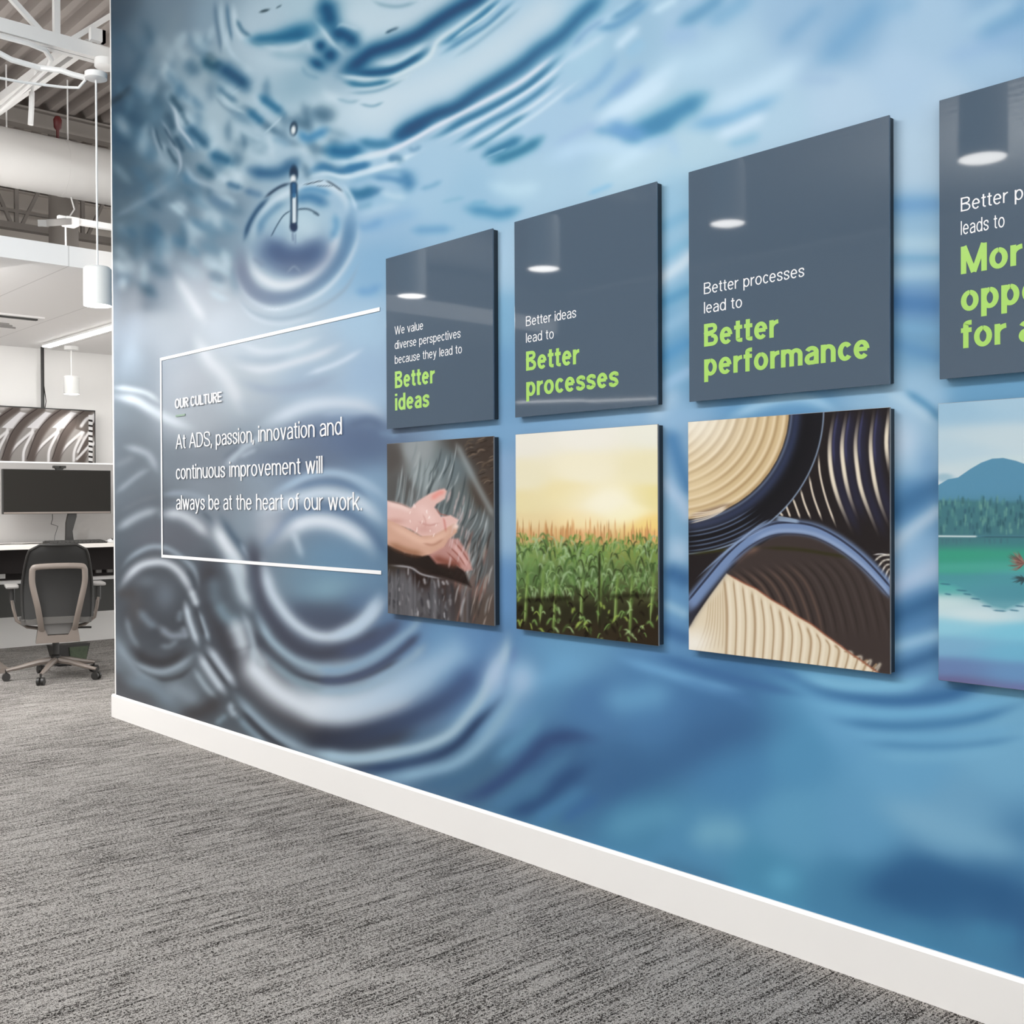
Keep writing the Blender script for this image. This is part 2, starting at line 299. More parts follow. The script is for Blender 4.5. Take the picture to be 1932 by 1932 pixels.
    for a in [
     ([(660,0),(672,120),(690,230),(700,330)],24,(92,124,148),.8),([(700,-20),(705,120),(725,230),(770,330),(850,400)],28,(165,190,205),.8),([(735,10),(745,120),(768,260)],20,(82,122,150),.8),([(775,20),(790,150),(830,230),(920,270)],32,(178,200,213),.8),([(795,120),(830,185),(880,220)],24,(70,115,142),.8),
     ([(250,60),(160,300),(60,520)],120,(92,116,134),.45),([(470,20),(330,330),(150,560)],90,(120,142,156),.5),([(30,120),(60,330),(120,520)],90,(55,88,112),.5),
     ([(850,245),(1000,235),(1100,222),(1270,205)],60,(40,112,150),.95),([(880,262),(960,262),(1040,250)],26,(90,140,165),.6),
     ([(1330,20),(1355,90),(1370,150)],110,D,.9),([(1380,200),(1460,215),(1520,265)],95,D,.95),([(1260,120),(1320,190),(1380,270),(1450,330)],26,(186,206,217),.85),([(1400,170),(1440,150),(1540,180)],22,L,.5),
     ([(940,275),(1050,300),(1150,285),(1225,255),(1250,330)],30,(178,200,213),.7),([(1000,330),(1120,345),(1230,330)],50,(120,160,182),.6),([(880,350),(1000,370),(1200,400)],60,(165,190,205),.5),
     ([(1190,400),(1220,450),(1300,480)],26,(110,152,176),.6),
     ([(600,370),(650,400),(690,390)],62,(35,88,115),.9),([(690,400),(760,450),(830,500),(855,540)],82,(28,84,122),.95),([(620,330),(660,370)],40,(90,120,135),.6),
     ([(935,585),(1005,635),(1075,690)],50,(38,108,148),.9),([(870,675),(905,705),(955,745)],44,(45,110,148),.9),([(680,520),(720,570),(800,620)],40,(65,110,138),.7),([(660,580),(720,650),(800,700)],22,(110,140,160),.6),([(690,560),(760,640),(850,690)],20,(170,192,204),.6),
     ([(395,575),(420,620),(470,690)],44,(52,88,110),.9),([(370,690),(395,735),(412,790)],44,(58,90,112),.85),([(500,765),(555,825),(620,895)],56,(42,92,124),.9),([(640,940),(700,960),(760,985)],56,(42,100,135),.9),([(565,1010),(600,1040),(650,1070)],50,(50,96,124),.85),([(425,830),(450,880),(470,920)],32,(50,84,108),.85),([(370,890),(410,960),(440,1000)],26,(55,84,104),.8),([(460,690),(500,760)],30,(60,96,118),.6),
     ([(860,1030),(950,1052),(1050,1050),(1120,1010),(1170,970)],72,(45,97,138),.95),([(740,1115),(780,1130),(820,1140)],36,(62,108,142),.8),([(850,1160),(900,1175),(950,1190)],38,(68,110,146),.8),([(640,1200),(700,1240),(760,1260)],50,(84,120,150),.7),([(340,1240),(420,1180),(500,1130)],50,(88,116,135),.6),([(290,1240),(350,1200)],50,(70,100,122),.5),
     ([(375,610),(425,680),(445,770),(505,850),(550,920)],20,(165,182,196),.85),([(330,715),(372,790),(402,870),(442,930),(455,1010),(430,1080)],18,(148,165,180),.8),([(280,760),(300,850),(335,940),(355,1000)],20,(128,150,166),.7),([(350,760),(385,830),(435,905)],16,(48,80,102),.8),([(300,770),(320,850),(350,920)],14,(58,88,108),.7),
     ([(480,990),(530,1080),(640,1130),(740,1170)],34,(150,172,188),.6),([(420,1090),(300,1180),(160,1260),(40,1330)],40,(120,142,158),.5),([(350,1030),(200,1130),(60,1200)],50,(66,98,120),.5),
     ([(960,815),(1020,760),(1075,705)],14,(170,194,208),.6),([(900,900),(980,860),(1060,880)],60,(170,194,208),.5),([(640,820),(740,880),(850,930)],60,(155,178,192),.55),([(520,520),(600,600),(640,680)],70,(152,175,190),.5),([(820,780),(900,830),(960,850)],30,(165,190,205),.6),([(1020,840),(1070,860),(1110,880)],44,(115,155,182),.6),
     ([(1170,800),(1225,840),(1290,815),(1350,785)],52,(62,132,178),.85),([(1340,910),(1450,925),(1560,905)],82,(25,105,152),.95),([(1560,880),(1650,870),(1760,880)],44,(75,142,188),.75),([(1750,850),(1850,790),(1950,720)],72,(22,102,155),.95),([(1730,960),(1780,965)],34,(95,150,190),.6),
     ([(1230,1050),(1320,1015),(1400,1045),(1500,1025),(1610,990)],46,(48,114,160),.9),([(1200,1090),(1330,1055),(1450,1075),(1600,1045),(1750,990),(1950,900)],28,(196,215,226),.85),([(1340,980),(1430,985),(1540,975),(1650,940),(1800,905)],30,(180,205,220),.8),([(1490,1195),(1570,1185),(1680,1150)],44,(68,125,168),.8),([(1450,1120),(1650,1060),(1850,1030)],40,(110,160,195),.5),([(1560,1270),(1700,1210),(1850,1200)],60,(140,182,210),.6),([(1600,1400),(1750,1330),(1900,1290)],70,(125,170,208),.5),([(1520,1360),(1580,1380),(1680,1340)],50,(95,150,198),.5),
     ([(1530,1770),(1600,1770),(1660,1740)],50,(95,150,198),.6)]: S(*a)
    B(1305,278,34,34,D,.95); B(1365,337,48,46,D,.95); B(1285,388,52,32,D,.9,30); B(1172,190,120,48,(15,98,142),.75,-14)
    B(965,66,30,9,(58,84,96),.95,-15,4); S([(1035,50),(1068,32)],9,(66,96,110),.8); S([(1700,202),(1738,183),(1780,167)],15,(5,45,70),1.)
    # sweeping rings, top centre
    P.fr(660, 0, 3.22)
    S([(0,700),(300,600),(600,480),(900,300),(1100,140),(1300,0)],230,(180,201,215),.85,.1)
    S([(-20,100),(200,130),(420,110),(600,0)],120,(174,196,210),.7,.1)
    for a in [
     ([(130,0),(200,30),(300,40),(420,10)],22,(110,150,172),.6),
     ([(-60,450),(40,390),(130,320),(250,280),(400,220),(520,140),(640,65),(760,0),(880,-80)],92,D,.98,.12),
     ([(-20,435),(120,445),(260,425),(400,350),(500,290)],56,(0,84,130),.95),
     ([(160,388),(280,372),(380,322),(480,255)],34,(172,197,212),.95),
     ([(-80,450),(0,472),(110,484),(230,480),(350,430),(480,350),(540,250),(650,170),(760,90),(880,0),(930,-40)],28,(188,207,217),.9,.1),
     ([(530,280),(640,222),(760,130),(850,55),(930,-20)],38,(42,118,160),.9),([(600,262),(720,175),(830,100),(950,-10)],20,(182,204,216),.8),
     ([(540,340),(660,262),(760,200),(840,150),(940,60),(1020,-10)],30,(78,138,175),.85),([(600,345),(760,240),(900,130),(1040,0)],22,(170,197,212),.7),([(620,360),(760,270),(900,160),(1060,30)],24,(125,166,192),.65),
     ([(-40,495),(80,518),(170,508),(260,485)],34,(38,113,150),.9),([(0,535),(120,540),(260,510),(400,440)],20,(178,200,212),.7),([(-20,565),(100,562),(200,542),(340,480)],20,(105,150,176),.65),([(60,632),(140,645),(210,620)],16,(105,150,176),.65),([(-80,600),(0,620),(60,610)],20,(120,160,184),.6),
     ([(240,850),(330,800),(420,755),(520,700),(650,652),(780,565),(900,492),(1040,402),(1150,312),(1280,222),(1400,102),(1500,15),(1580,-60)],86,D,.98,.1,2.,(40,120,165)),
     ([(60,960),(250,912),(380,852),(520,772),(680,692),(850,602),(1000,522),(1130,432),(1260,320)],28,(198,208,222),.95,.12),
     ([(450,860),(560,812),(680,742),(800,682),(950,602),(1080,522),(1200,422),(1320,310)],36,(38,114,156),.92),([(520,870),(700,775),(830,712),(980,622),(1120,532),(1260,422),(1370,310)],22,(196,210,224),.85),
     ([(600,890),(720,822),(850,742),(1000,662),(1150,562),(1300,430)],32,(62,130,170),.85),([(640,920),(800,825),(950,742),(1100,652),(1320,490)],22,(192,210,224),.8),
     ([(710,920),(860,842),(1000,742),(1100,680)],32,(66,134,170),.85),([(770,910),(960,802),(1150,682),(1420,470)],24,(185,208,224),.7),
     ([(810,950),(930,895),(1050,835)],52,(36,118,160),.92),([(850,990),(1000,935),(1100,885),(1180,830)],56,(36,122,160),.92),([(820,960),(960,900)],14,(140,180,205),.6),
     ([(360,905),(395,910),(430,890)],30,(105,150,185),.7),([(240,968),(280,962),(320,972)],40,(82,132,168),.8),([(-20,1030),(60,1015),(120,1000)],44,(48,118,165),.9),([(60,855),(160,880),(250,870)],48,(58,125,162),.85),
     ([(0,965),(100,950),(240,930)],30,(190,208,220),.7),([(-20,1070),(100,1040),(250,1010),(330,1020)],26,(190,208,222),.7),([(140,1078),(250,1085),(350,1110)],36,(86,142,185),.8),([(330,1060),(355,1100),(360,1140)],80,(62,126,172),.85),
     ([(-20,1170),(60,1180),(150,1150)],56,(45,115,156),.9),([(200,1170),(260,1190),(340,1200)],40,(172,200,218),.7),([(430,1150),(500,1130),(560,1100)],30,(105,158,195),.6),([(560,1230),(620,1215),(700,1200)],26,(120,170,200),.5),
     ([(700,1265),(830,1285),(920,1300),(1040,1270)],62,(75,145,186),.9),([(740,1240),(830,1230)],30,(105,165,200),.6),([(850,1120),(1000,1160),(1150,1130)],80,(175,208,226),.6),([(380,1400),(520,1395),(620,1390)],50,(95,152,195),.7),([(60,1300),(180,1270),(300,1240)],50,(165,195,216),.6),([(50,1260),(130,1240)],40,(110,160,192),.6),
     ([(1680,850),(1830,790),(1960,710)],90,(58,134,180),.9),([(1480,790),(1600,800),(1720,830)],60,(98,156,200),.75),([(1250,880),(1400,800),(1520,740)],50,(140,175,212),.6),
     ([(1400,570),(1520,480),(1620,350)],60,(115,164,205),.7),([(1300,620),(1420,560)],50,(120,168,206),.6),([(1480,670),(1620,560),(1740,450)],50,(120,168,208),.7),([(1500,740),(1750,610),(1960,470)],90,(186,213,233),.8),([(1620,290),(1750,170)],56,(188,214,232),.7),([(1480,170),(1600,160),(1720,90),(1830,0)],46,(92,152,195),.8),([(1380,250),(1480,160),(1600,90),(1700,0)],36,(165,200,222),.7),([(1350,290),(1440,190),(1560,110)],36,(115,160,200),.7),([(1700,310),(1770,250)],46,(130,178,212),.6),([(1300,380),(1450,280),(1560,210)],40,(178,204,224),.6),([(1200,980),(1400,900),(1600,900),(1800,930)],90,(172,205,230),.6),([(1450,1180),(1600,1120)],30,(120,180,218),.6)]: S(*a)
    P.fr(1160, 0, 2.5026)
    for a in [([(-20,90),(60,50),(140,-10)],34,(85,146,188),.7),([(180,60),(300,-10)],34,(182,212,230),.7),([(300,120),(420,50),(520,-20)],60,(85,148,190),.8),([(450,110),(560,40),(640,-20)],80,(110,165,204),.7),([(790,200),(890,110),(980,30)],66,(118,166,205),.8),([(980,280),(1040,230),(1100,170),(1190,80),(1270,-10)],100,(108,162,204),.85),([(1250,50),(1400,10)],100,(122,170,208),.6),([(1740,180),(1850,110),(1960,40)],110,(106,160,202),.8),([(1560,280),(1750,220),(1950,140)],80,(138,176,214),.6),([(1650,130),(1800,50),(1900,0)],70,(160,195,220),.6),
     ([(70,640),(200,585),(330,510),(440,450)],84,(48,132,178),.95),([(-20,590),(60,620),(140,640)],70,(92,152,204),.8),([(350,600),(520,560),(640,510),(780,450)],66,(105,165,208),.85),([(540,680),(610,665),(680,640)],46,(125,178,210),.7),([(860,370),(960,375),(1060,380)],50,(148,182,214),.7),([(250,180),(380,160)],70,(138,176,214),.6),
     ([(-20,540),(180,390),(320,290)],60,(184,212,232),.75),([(440,520),(700,410),(900,270)],100,(180,210,231),.7),([(480,650),(600,600),(720,540)],50,(186,212,232),.8),([(-20,800),(200,660)],70,(182,212,232),.6),([(-20,450),(60,390),(130,320)],54,(118,164,208),.7),([(60,260),(140,200)],50,(140,184,214),.6),([(130,700),(250,660),(300,740)],50,(150,188,220),.5),([(200,330),(420,290),(600,200)],120,(170,204,226),.6)]: S(*a)
    # the falling drop and its ring
    P.fr(200, 0, 3.22)
    S([(1040,1300),(1150,1250),(1290,1300),(1330,1420),(1260,1600),(1130,1650),(980,1560),(960,1420),(1040,1300)],260,(150,180,200),.75,0)
    for a in [
     ([(790,1560),(812,1700),(880,1815),(1030,1875),(1240,1815),(1400,1690),(1520,1480),(1535,1290)],30,(192,207,219),.8),([(780,1760),(880,1890),(1050,1935),(1250,1890),(1450,1760),(1560,1560)],26,(135,158,180),.6),([(800,1830),(900,1930),(1060,1970),(1300,1920)],24,(178,194,208),.6),
     ([(820,1500),(822,1600),(850,1700),(920,1780),(1040,1805),(1220,1745),(1380,1615),(1465,1440),(1485,1270)],84,(112,122,146),.95,.15,2.6,(84,132,172)),
     ([(865,1500),(890,1600),(930,1670),(1020,1725),(1130,1725),(1250,1665),(1345,1565),(1405,1420),(1420,1290)],64,(198,208,217),.95),
     ([(890,1480),(905,1390),(985,1265),(1100,1175),(1290,1120),(1400,1150),(1460,1230),(1450,1350)],44,(184,203,216),.9),
     ([(930,1430),(955,1345),(1040,1262),(1100,1230)],46,(78,128,165),.85),([(1150,1215),(1240,1200),(1340,1240)],64,(58,118,164),.92),([(1170,1165),(1260,1150),(1370,1180)],36,(86,144,185),.8),([(1395,1310),(1400,1380),(1370,1450)],46,(88,148,190),.75),
     ([(838,1470),(868,1370),(920,1278),(1000,1190)],26,(42,82,118),.92),([(960,1205),(1050,1140),(1130,1110)],16,(46,72,98),.9),([(1195,1125),(1330,1094)],6,(50,72,92),.9),([(1330,1094),(1380,1120),(1445,1168)],9,(48,70,92),.9),([(1270,1130),(1390,1130)],6,(70,95,120),.7),([(1440,1120),(1490,1190),(1525,1280)],22,(180,204,220),.7)]: S(*a)
    B(1060,1495,95,75,(72,98,138),.95); B(1235,1490,95,80,(72,98,138),.95); B(1145,1550,190,90,(70,94,134),.95,0,3); B(1145,1630,110,50,(92,112,145),.8)
    B(1148,1440,60,55,(160,186,202),.8); B(1150,1345,140,92,(168,194,208),.9); B(1230,1400,70,60,(172,196,210),.7); B(1050,1400,50,50,(140,172,195),.7)
    for a in [([(1003,1440),(1040,1370),(1080,1310),(1125,1278)],7,(60,88,112),.85,.1),([(1165,1272),(1225,1270),(1275,1292),(1298,1312)],9,(55,84,106),.95,.1),([(1260,1290),(1297,1310)],10,(60,90,112),.8),([(900,1570),(960,1610)],30,(120,140,165),.6),([(1100,1660),(1145,1620),(1190,1660)],14,(130,150,172),.6),
     ([(1135,1410),(1138,1470)],10,(100,122,152),.8),([(1152,1410),(1152,1490)],8,(105,128,158),.8)]: S(*a)
    B(1143,1055,27,52,(28,60,88),1,0,6); B(1139,1088,18,26,(205,213,218),1,0,4); S([(1143,1110),(1143,1140)],18,(195,208,215),1,0)
    S([(1142,1125),(1145,1250),(1141,1372)],38,(35,68,96),1,0,6); S([(1145,1185),(1145,1345)],20,(205,217,225),.95,0,4); S([(1143,1125),(1143,1190)],22,(42,100,146),.9,0,4)
    B(1142,1383,23,27,(38,62,96),1,0,6)
    B(1142,782,24,44,(30,62,88),1,4,6); B(1140,790,14,27,(205,214,218),1,4,4)
    # round the lettering
    P.fr(210, 680, 3.513)
    for a in [([(560,-160),(650,0),(740,90),(810,200),(870,340)],80,(196,204,213),.7),([(430,-560),(520,-420),(620,-260)],60,(200,206,213),.55),
     ([(0,178),(120,190),(240,220),(340,290)],34,(178,188,196),.7),([(0,235),(150,262),(260,322),(380,390),(560,460)],56,(182,192,202),.85),([(90,570),(200,600),(260,640),(310,740)],44,(142,152,163),.75),([(30,880),(180,760),(260,720)],36,(132,142,153),.6),([(30,700),(150,640)],40,(112,120,130),.5),
     ([(800,30),(1000,62),(1180,22),(1380,-40),(1550,-120)],48,(192,202,213),.75),([(820,-120),(1000,-60),(1200,-80),(1400,-160)],44,(190,202,214),.6),([(800,-30),(1000,0),(1200,-30)],40,(140,160,182),.5),([(1280,100),(1500,20),(1680,-80)],34,(186,202,218),.75),([(840,130),(1050,195),(1320,165),(1500,100)],66,(134,154,178),.6),([(850,280),(950,320),(1100,250)],70,(150,166,184),.5),
     ([(980,440),(1130,372),(1300,305),(1500,285),(1700,315),(1830,400)],90,(188,203,218),.95),([(1400,360),(1560,340),(1700,350)],40,(165,185,206),.6),([(1780,480),(1900,500)],40,(150,190,220),.5)]: S(*a)
    B(1600,520,270,130,(86,108,143),.95); S([(1560,440),(1700,400),(1810,440)],60,(88,110,143),.85); B(1130,650,220,85,(94,111,136),.85); B(760,560,160,70,(108,120,134),.6); B(640,680,200,120,(106,118,133),.6)
    for a in [([(750,710),(830,625),(900,565),(1020,500)],44,(166,181,197),.8),([(740,650),(850,565)],30,(98,112,130),.7),([(860,640),(960,590)],30,(160,176,194),.6),
     ([(1020,920),(1150,842),(1300,772),(1450,745),(1600,775),(1750,855),(1860,950)],58,(152,178,203),.9),([(1180,870),(1330,822),(1480,808),(1600,845),(1740,940)],38,(92,122,156),.85),([(950,1040),(1100,960),(1280,900),(1450,880),(1650,945),(1830,1100)],80,(188,204,219),.9),
     ([(1010,1240),(1120,1115),(1230,1040),(1380,995),(1500,1002),(1620,1055),(1740,1165),(1850,1310)],62,(84,113,147),.95,.12),([(1110,1190),(1250,1085),(1400,1065),(1550,1110),(1680,1205),(1740,1290)],100,(202,213,225),.95),([(1200,1120),(1230,1200),(1270,1310)],44,(178,193,208),.8)]: S(*a)
    B(1500,1320,220,110,(104,140,170),.9); B(1040,1090,110,140,(182,188,200),.65); B(880,1080,90,110,(130,148,163),.6)
    B(390,1190,250,110,(90,95,106),.95,0,3)
    for a in [([(40,1120),(180,1032),(320,985)],50,(140,150,160),.85),([(330,1020),(450,1020),(550,1072),(650,1170)],64,(172,180,190),.9),([(330,890),(480,880),(600,910),(680,980)],38,(132,146,161),.75),([(380,950),(520,950),(620,1000)],26,(104,116,130),.7),([(60,1000),(200,930),(330,890)],30,(92,100,110),.7),([(600,1000),(660,1060),(690,1130)],30,(84,98,114),.8),
     ([(680,1080),(740,1190),(830,1330),(880,1460)],84,(194,203,213),.98),([(720,1020),(800,1150),(880,1255),(975,1400)],42,(82,102,122),.95),([(860,1210),(930,1340),(960,1400)],34,(150,168,184),.8)]: S(*a)
    # lower left rings
    P.fr(210, 1000, 3.513)
    S([(640,180),(660,420),(720,640),(820,820),(920,1000),(1050,1130),(1200,1250),(1400,1330),(1650,1370),(1960,1330)],150,(66,67,75),.97,.06)
    B(290,520,235,320,(72,77,85),.97,0,4)
    B(360,430,70,90,(102,112,124),.8); B(235,340,70,40,(98,107,117),.8); B(160,520,60,120,(84,82,84),.6); S([(190,540),(250,610),(300,640)],50,(108,119,131),.9); S([(100,580),(130,690),(185,790)],36,(112,122,132),.9); S([(320,640),(400,700),(500,690)],44,(124,134,146),.9); S([(330,770),(390,770),(440,730)],36,(112,122,133),.8); S([(60,420),(150,420)],60,(74,72,74),.7)
    for a in [([(60,270),(130,180),(250,115),(360,118),(460,175),(550,262),(590,400)],34,(130,143,155),.85),([(80,330),(170,235),(270,175),(380,180)],30,(82,88,96),.8),([(50,400),(120,300),(200,235),(300,212),(380,225),(450,275),(505,355),(560,470)],48,(170,178,188),.95),([(500,260),(545,330),(560,400)],22,(72,80,90),.8),
     ([(130,780),(250,865),(380,875),(510,790)],76,(62,62,67),.9),([(120,860),(220,918),(340,940),(450,902),(560,820)],42,(134,148,160),.95),([(60,820),(180,932),(320,990),(450,972),(560,890)],32,(68,71,77),.9),([(20,700),(90,830),(200,960),(330,1020)],54,(128,142,154),.85),
     ([(490,470),(520,600),(580,770)],38,(168,181,193),.95),([(530,400),(570,500)],38,(174,184,194),.9),([(580,540),(650,740)],32,(144,159,172),.9),([(555,510),(620,720)],24,(70,74,82),.85),([(580,820),(660,950),(760,1090)],48,(174,186,198),.95),([(640,770),(730,900),(825,1035)],48,(170,182,195),.95),([(610,800),(700,930),(790,1050)],22,(72,76,84),.8),([(550,920),(620,1030),(700,1120)],38,(142,157,168),.9),([(460,540),(450,600)],36,(112,124,136),.7),([(480,650),(495,710)],40,(128,138,150),.8),
     ([(100,990),(280,1040),(430,1170)],90,(116,132,145),.85),([(380,1040),(480,1080),(570,1150)],96,(128,142,154),.85),([(720,1130),(600,1205),(480,1235)],100,(74,73,77),.95),([(30,960),(70,1060)],70,(82,84,90),.7),
     ([(700,470),(760,570),(860,630)],80,(114,135,149),.9),([(680,340),(690,470)],90,(98,114,127),.8),([(780,170),(840,280),(870,400),(930,520)],80,(168,183,195),.95),([(900,180),(960,300),(985,420)],38,(124,144,160),.75),([(820,620),(850,690),(880,790)],90,(174,185,196),.95),([(870,540),(930,700),(950,830),(940,930)],46,(152,167,180),.85),
     ([(930,60),(975,320),(1020,500),(1100,640),(1220,765),(1360,815),(1500,805),(1650,755),(1830,650)],96,(75,80,96),.97,.1)]: S(*a)
    B(1440,540,280,120,(80,90,111),.95,0,3); B(1430,390,190,90,(122,157,177),.9); B(1250,300,120,100,(108,138,160),.7); B(1650,470,110,80,(95,125,160),.6)
    for a in [([(1000,180),(1055,390),(1130,520),(1220,622),(1340,695),(1470,705),(1600,655),(1720,565),(1830,450)],70,(178,193,208),.97,.15),([(950,520),(1030,685),(1110,780),(1230,868),(1370,915),(1520,925),(1680,878),(1840,775),(1960,660)],54,(142,165,182),.95,.15),([(940,660),(1060,835),(1200,940),(1350,990),(1500,1000),(1700,955),(1930,850)],44,(74,80,93),.95,.1),([(960,760),(1080,890),(1230,1000),(1400,1060),(1600,1060),(1930,980)],50,(116,140,155),.9),
     ([(900,860),(1000,980),(1120,1085),(1280,1165),(1450,1205),(1650,1205),(1960,1130)],150,(197,207,218),.97,.08),([(940,800),(1010,900)],60,(165,178,190),.8),
     ([(820,1080),(900,1180),(980,1262),(1100,1360),(1250,1440),(1430,1490),(1650,1510),(1960,1450)],60,(138,158,174),.95,.12),([(790,1150),(800,1200),(830,1230)],40,(152,167,180),.9),([(700,1280),(760,1230)],40,(120,138,150),.8),([(840,1240),(930,1330),(1030,1420)],44,(122,143,158),.9),([(840,1170),(960,1300),(1080,1402),(1230,1490)],34,(68,72,81),.9)]: S(*a)
    # lower centre rings
    P.fr(600, 1100, 3.22)
    for a in [([(90,330),(220,285),(310,195),(380,70)],72,(172,193,213),.9),([(120,420),(260,390),(400,315),(520,210)],84,(80,92,120),.9),([(0,522),(130,532),(280,482),(420,402),(560,292),(630,210)],48,(130,160,187),.95,.1),([(0,592),(150,592),(320,532),(470,440),(620,310)],48,(78,90,117),.95,.1),([(0,665),(250,645),(400,575),(560,465),(660,370)],50,(132,160,184),.9,.1),
     ([(-40,760),(150,772),(330,722),(520,640),(700,520),(830,430),(930,340)],160,(198,209,221),.97,.1,2.,(130,170,205)),([(-60,950),(150,952),(350,905),(560,825),(720,745),(850,650),(980,520)],140,(60,64,78),.98,.1,2.2,(78,105,150)),
     ([(-60,1020),(150,1060),(300,1062),(480,1032),(650,990),(800,920),(900,820),(1000,690),(1065,560),(1130,450),(1160,300)],64,(155,184,204),.97,.1),([(100,1120),(300,1132),(500,1112),(700,1062),(850,980),(970,850),(1080,740),(1150,640)],56,(58,80,115),.95),([(280,1160),(450,1182),(650,1150),(830,1100),(980,990),(1090,850),(1190,700),(1240,560)],80,(132,170,198),.95),([(1130,640),(1180,500),(1200,380)],40,(95,130,178),.8),
     ([(1150,530),(1350,580),(1500,500),(1600,490)],130,(110,165,206),.75),([(560,1250),(850,1190),(1050,1070),(1200,900)],90,(76,116,152),.75),([(1080,1070),(1250,930),(1350,810)],80,(96,146,183),.85),([(820,1320),(1000,1275),(1180,1155),(1300,1050),(1400,960),(1550,930),(1720,950)],86,(64,90,136),.9),([(980,1380),(1200,1290),(1400,1150),(1560,1010)],84,(82,128,168),.9),([(1120,1420),(1350,1335),(1500,1200),(1660,1100)],96,(60,94,140),.9),([(1300,1460),(1500,1340),(1640,1250)],80,(80,132,176),.85),([(1480,1450),(1700,1290)],70,(70,116,166),.7)]: S(*a)
    B(1080,550,62,120,(164,188,217),.85,10); B(1235,590,84,110,(158,187,217),.85,10); B(960,330,90,110,(98,140,185),.7)
    # lower right
    P.fr(1150, 1230, 2.4706)
    for a in [([(-40,660),(200,560),(400,450),(600,370),(820,320)],180,(68,110,156),.7),([(420,860),(500,840),(600,850)],130,(115,172,202),.85),([(0,830),(200,770),(330,760)],110,(95,156,192),.7),([(1250,700),(1500,800),(1700,880),(1960,940)],140,(122,174,207),.85),([(1180,1110),(1400,1085),(1650,1095),(1960,1150)],180,(60,108,154),.95,.2),([(760,1060),(850,1060)],110,(96,166,202),.8),([(200,1000),(400,1060),(560,1110)],100,(76,126,162),.8),([(1400,1340),(1600,1380)],160,(78,140,180),.7),([(1700,1300),(1900,1330)],110,(80,145,185),.6),
     ([(780,80),(1000,170),(1200,215),(1400,225),(1600,195),(1850,90)],66,(68,118,168),.95),([(840,90),(1050,148),(1250,160),(1400,150),(1540,90)],60,(122,182,217),.95),([(880,225),(1100,272),(1300,292),(1500,282),(1700,252),(1960,190)],52,(112,174,214),.92),([(1000,310),(1250,342),(1450,342),(1700,312),(1960,232)],46,(80,136,182),.88),([(1050,370),(1300,397),(1550,397),(1800,370),(1960,330)],40,(110,170,210),.8),([(1150,420),(1450,442),(1700,432),(1960,390)],36,(88,146,190),.7),([(1200,480),(1500,490),(1900,460)],50,(118,176,212),.6),
     ([(20,20),(250,92),(450,152),(640,190)],48,(108,163,208),.85),([(180,0),(400,72),(650,142),(920,205)],42,(74,118,168),.8),([(0,220),(100,220),(260,190)],120,(108,166,207),.7),([(700,60),(880,130)],40,(80,128,178),.6),([(320,130),(560,200),(700,260)],40,(84,132,182),.5)]: S(*a)
    # between the boards
    P.fr(1260, 720, 2.875)
    for a in [([(1200,910),(1350,785),(1480,690)],76,(168,197,222),.95,.05),([(1200,720),(1350,625),(1480,540)],100,(74,124,170),.9,.05),([(1200,1130),(1350,1060),(1480,990)],110,(172,197,226),.85,.05),([(1200,1290),(1480,1170)],84,(70,118,164),.95,.05),([(1200,1450),(1480,1370)],66,(142,187,220),.95,.05),([(1200,1570),(1480,1470)],60,(74,120,166),.9,.05),([(1190,60),(1320,125),(1440,220)],60,(168,202,226),.9),([(1290,50),(1420,140),(1490,220)],40,(92,152,195),.85),
     ([(20,290),(60,420),(120,600)],84,(84,138,188),.9,.05),([(-30,540),(60,640),(130,740)],70,(168,197,226),.9,.05),([(40,880),(80,960)],110,(172,200,226),.8),([(0,1030),(120,1080)],90,(70,116,165),.9),([(-30,1200),(120,1270)],50,(142,185,216),.9),([(-30,1340),(120,1400)],70,(74,118,168),.85),([(-80,200),(40,60)],90,(165,197,224),.7),
     ([(300,220),(480,135),(650,92),(800,105),(960,190)],54,(152,197,228),.9)]: S(*a)
    B(1270,320,100,120,(182,206,229),.9); B(1420,440,60,90,(120,165,208),.6)
    P.fr(1260, 180, 2.875)
    for a in [([(-40,720),(120,640)],60,(110,170,208),.6,.05),([(-60,1010),(60,930),(140,860)],66,(193,214,230),.9,.05),([(-60,1140),(130,1050)],60,(92,158,200),.9,.05),([(-60,900),(130,780)],46,(120,178,212),.7,.05),([(-60,1290),(130,1180)],70,(150,192,222),.6,.05),([(-60,1440),(130,1330)],70,(88,155,204),.8,.05),([(-60,1600),(40,1540),(130,1490)],60,(152,192,226),.85,.05),
     ([(1200,600),(1480,590)],90,(104,158,206),.8,.05),([(1200,800),(1480,805)],90,(165,200,222),.9,.05),([(1200,970),(1480,960)],80,(160,198,222),.85,.05),([(1200,880),(1480,885)],30,(120,172,208),.7,.05),([(1200,1120),(1480,1140)],110,(82,134,188),.9,.05),([(1200,1250),(1480,1280)],50,(120,172,212),.7,.05),([(1200,1340),(1480,1420)],70,(95,150,198),.6,.05)]: S(*a)
    P.c += ((P.c @ np.array([.3, .59, .11], np.float32)) - .57)[:, None] * .2 - .005                             # contrast boost against the gloss veil that lifts the darks
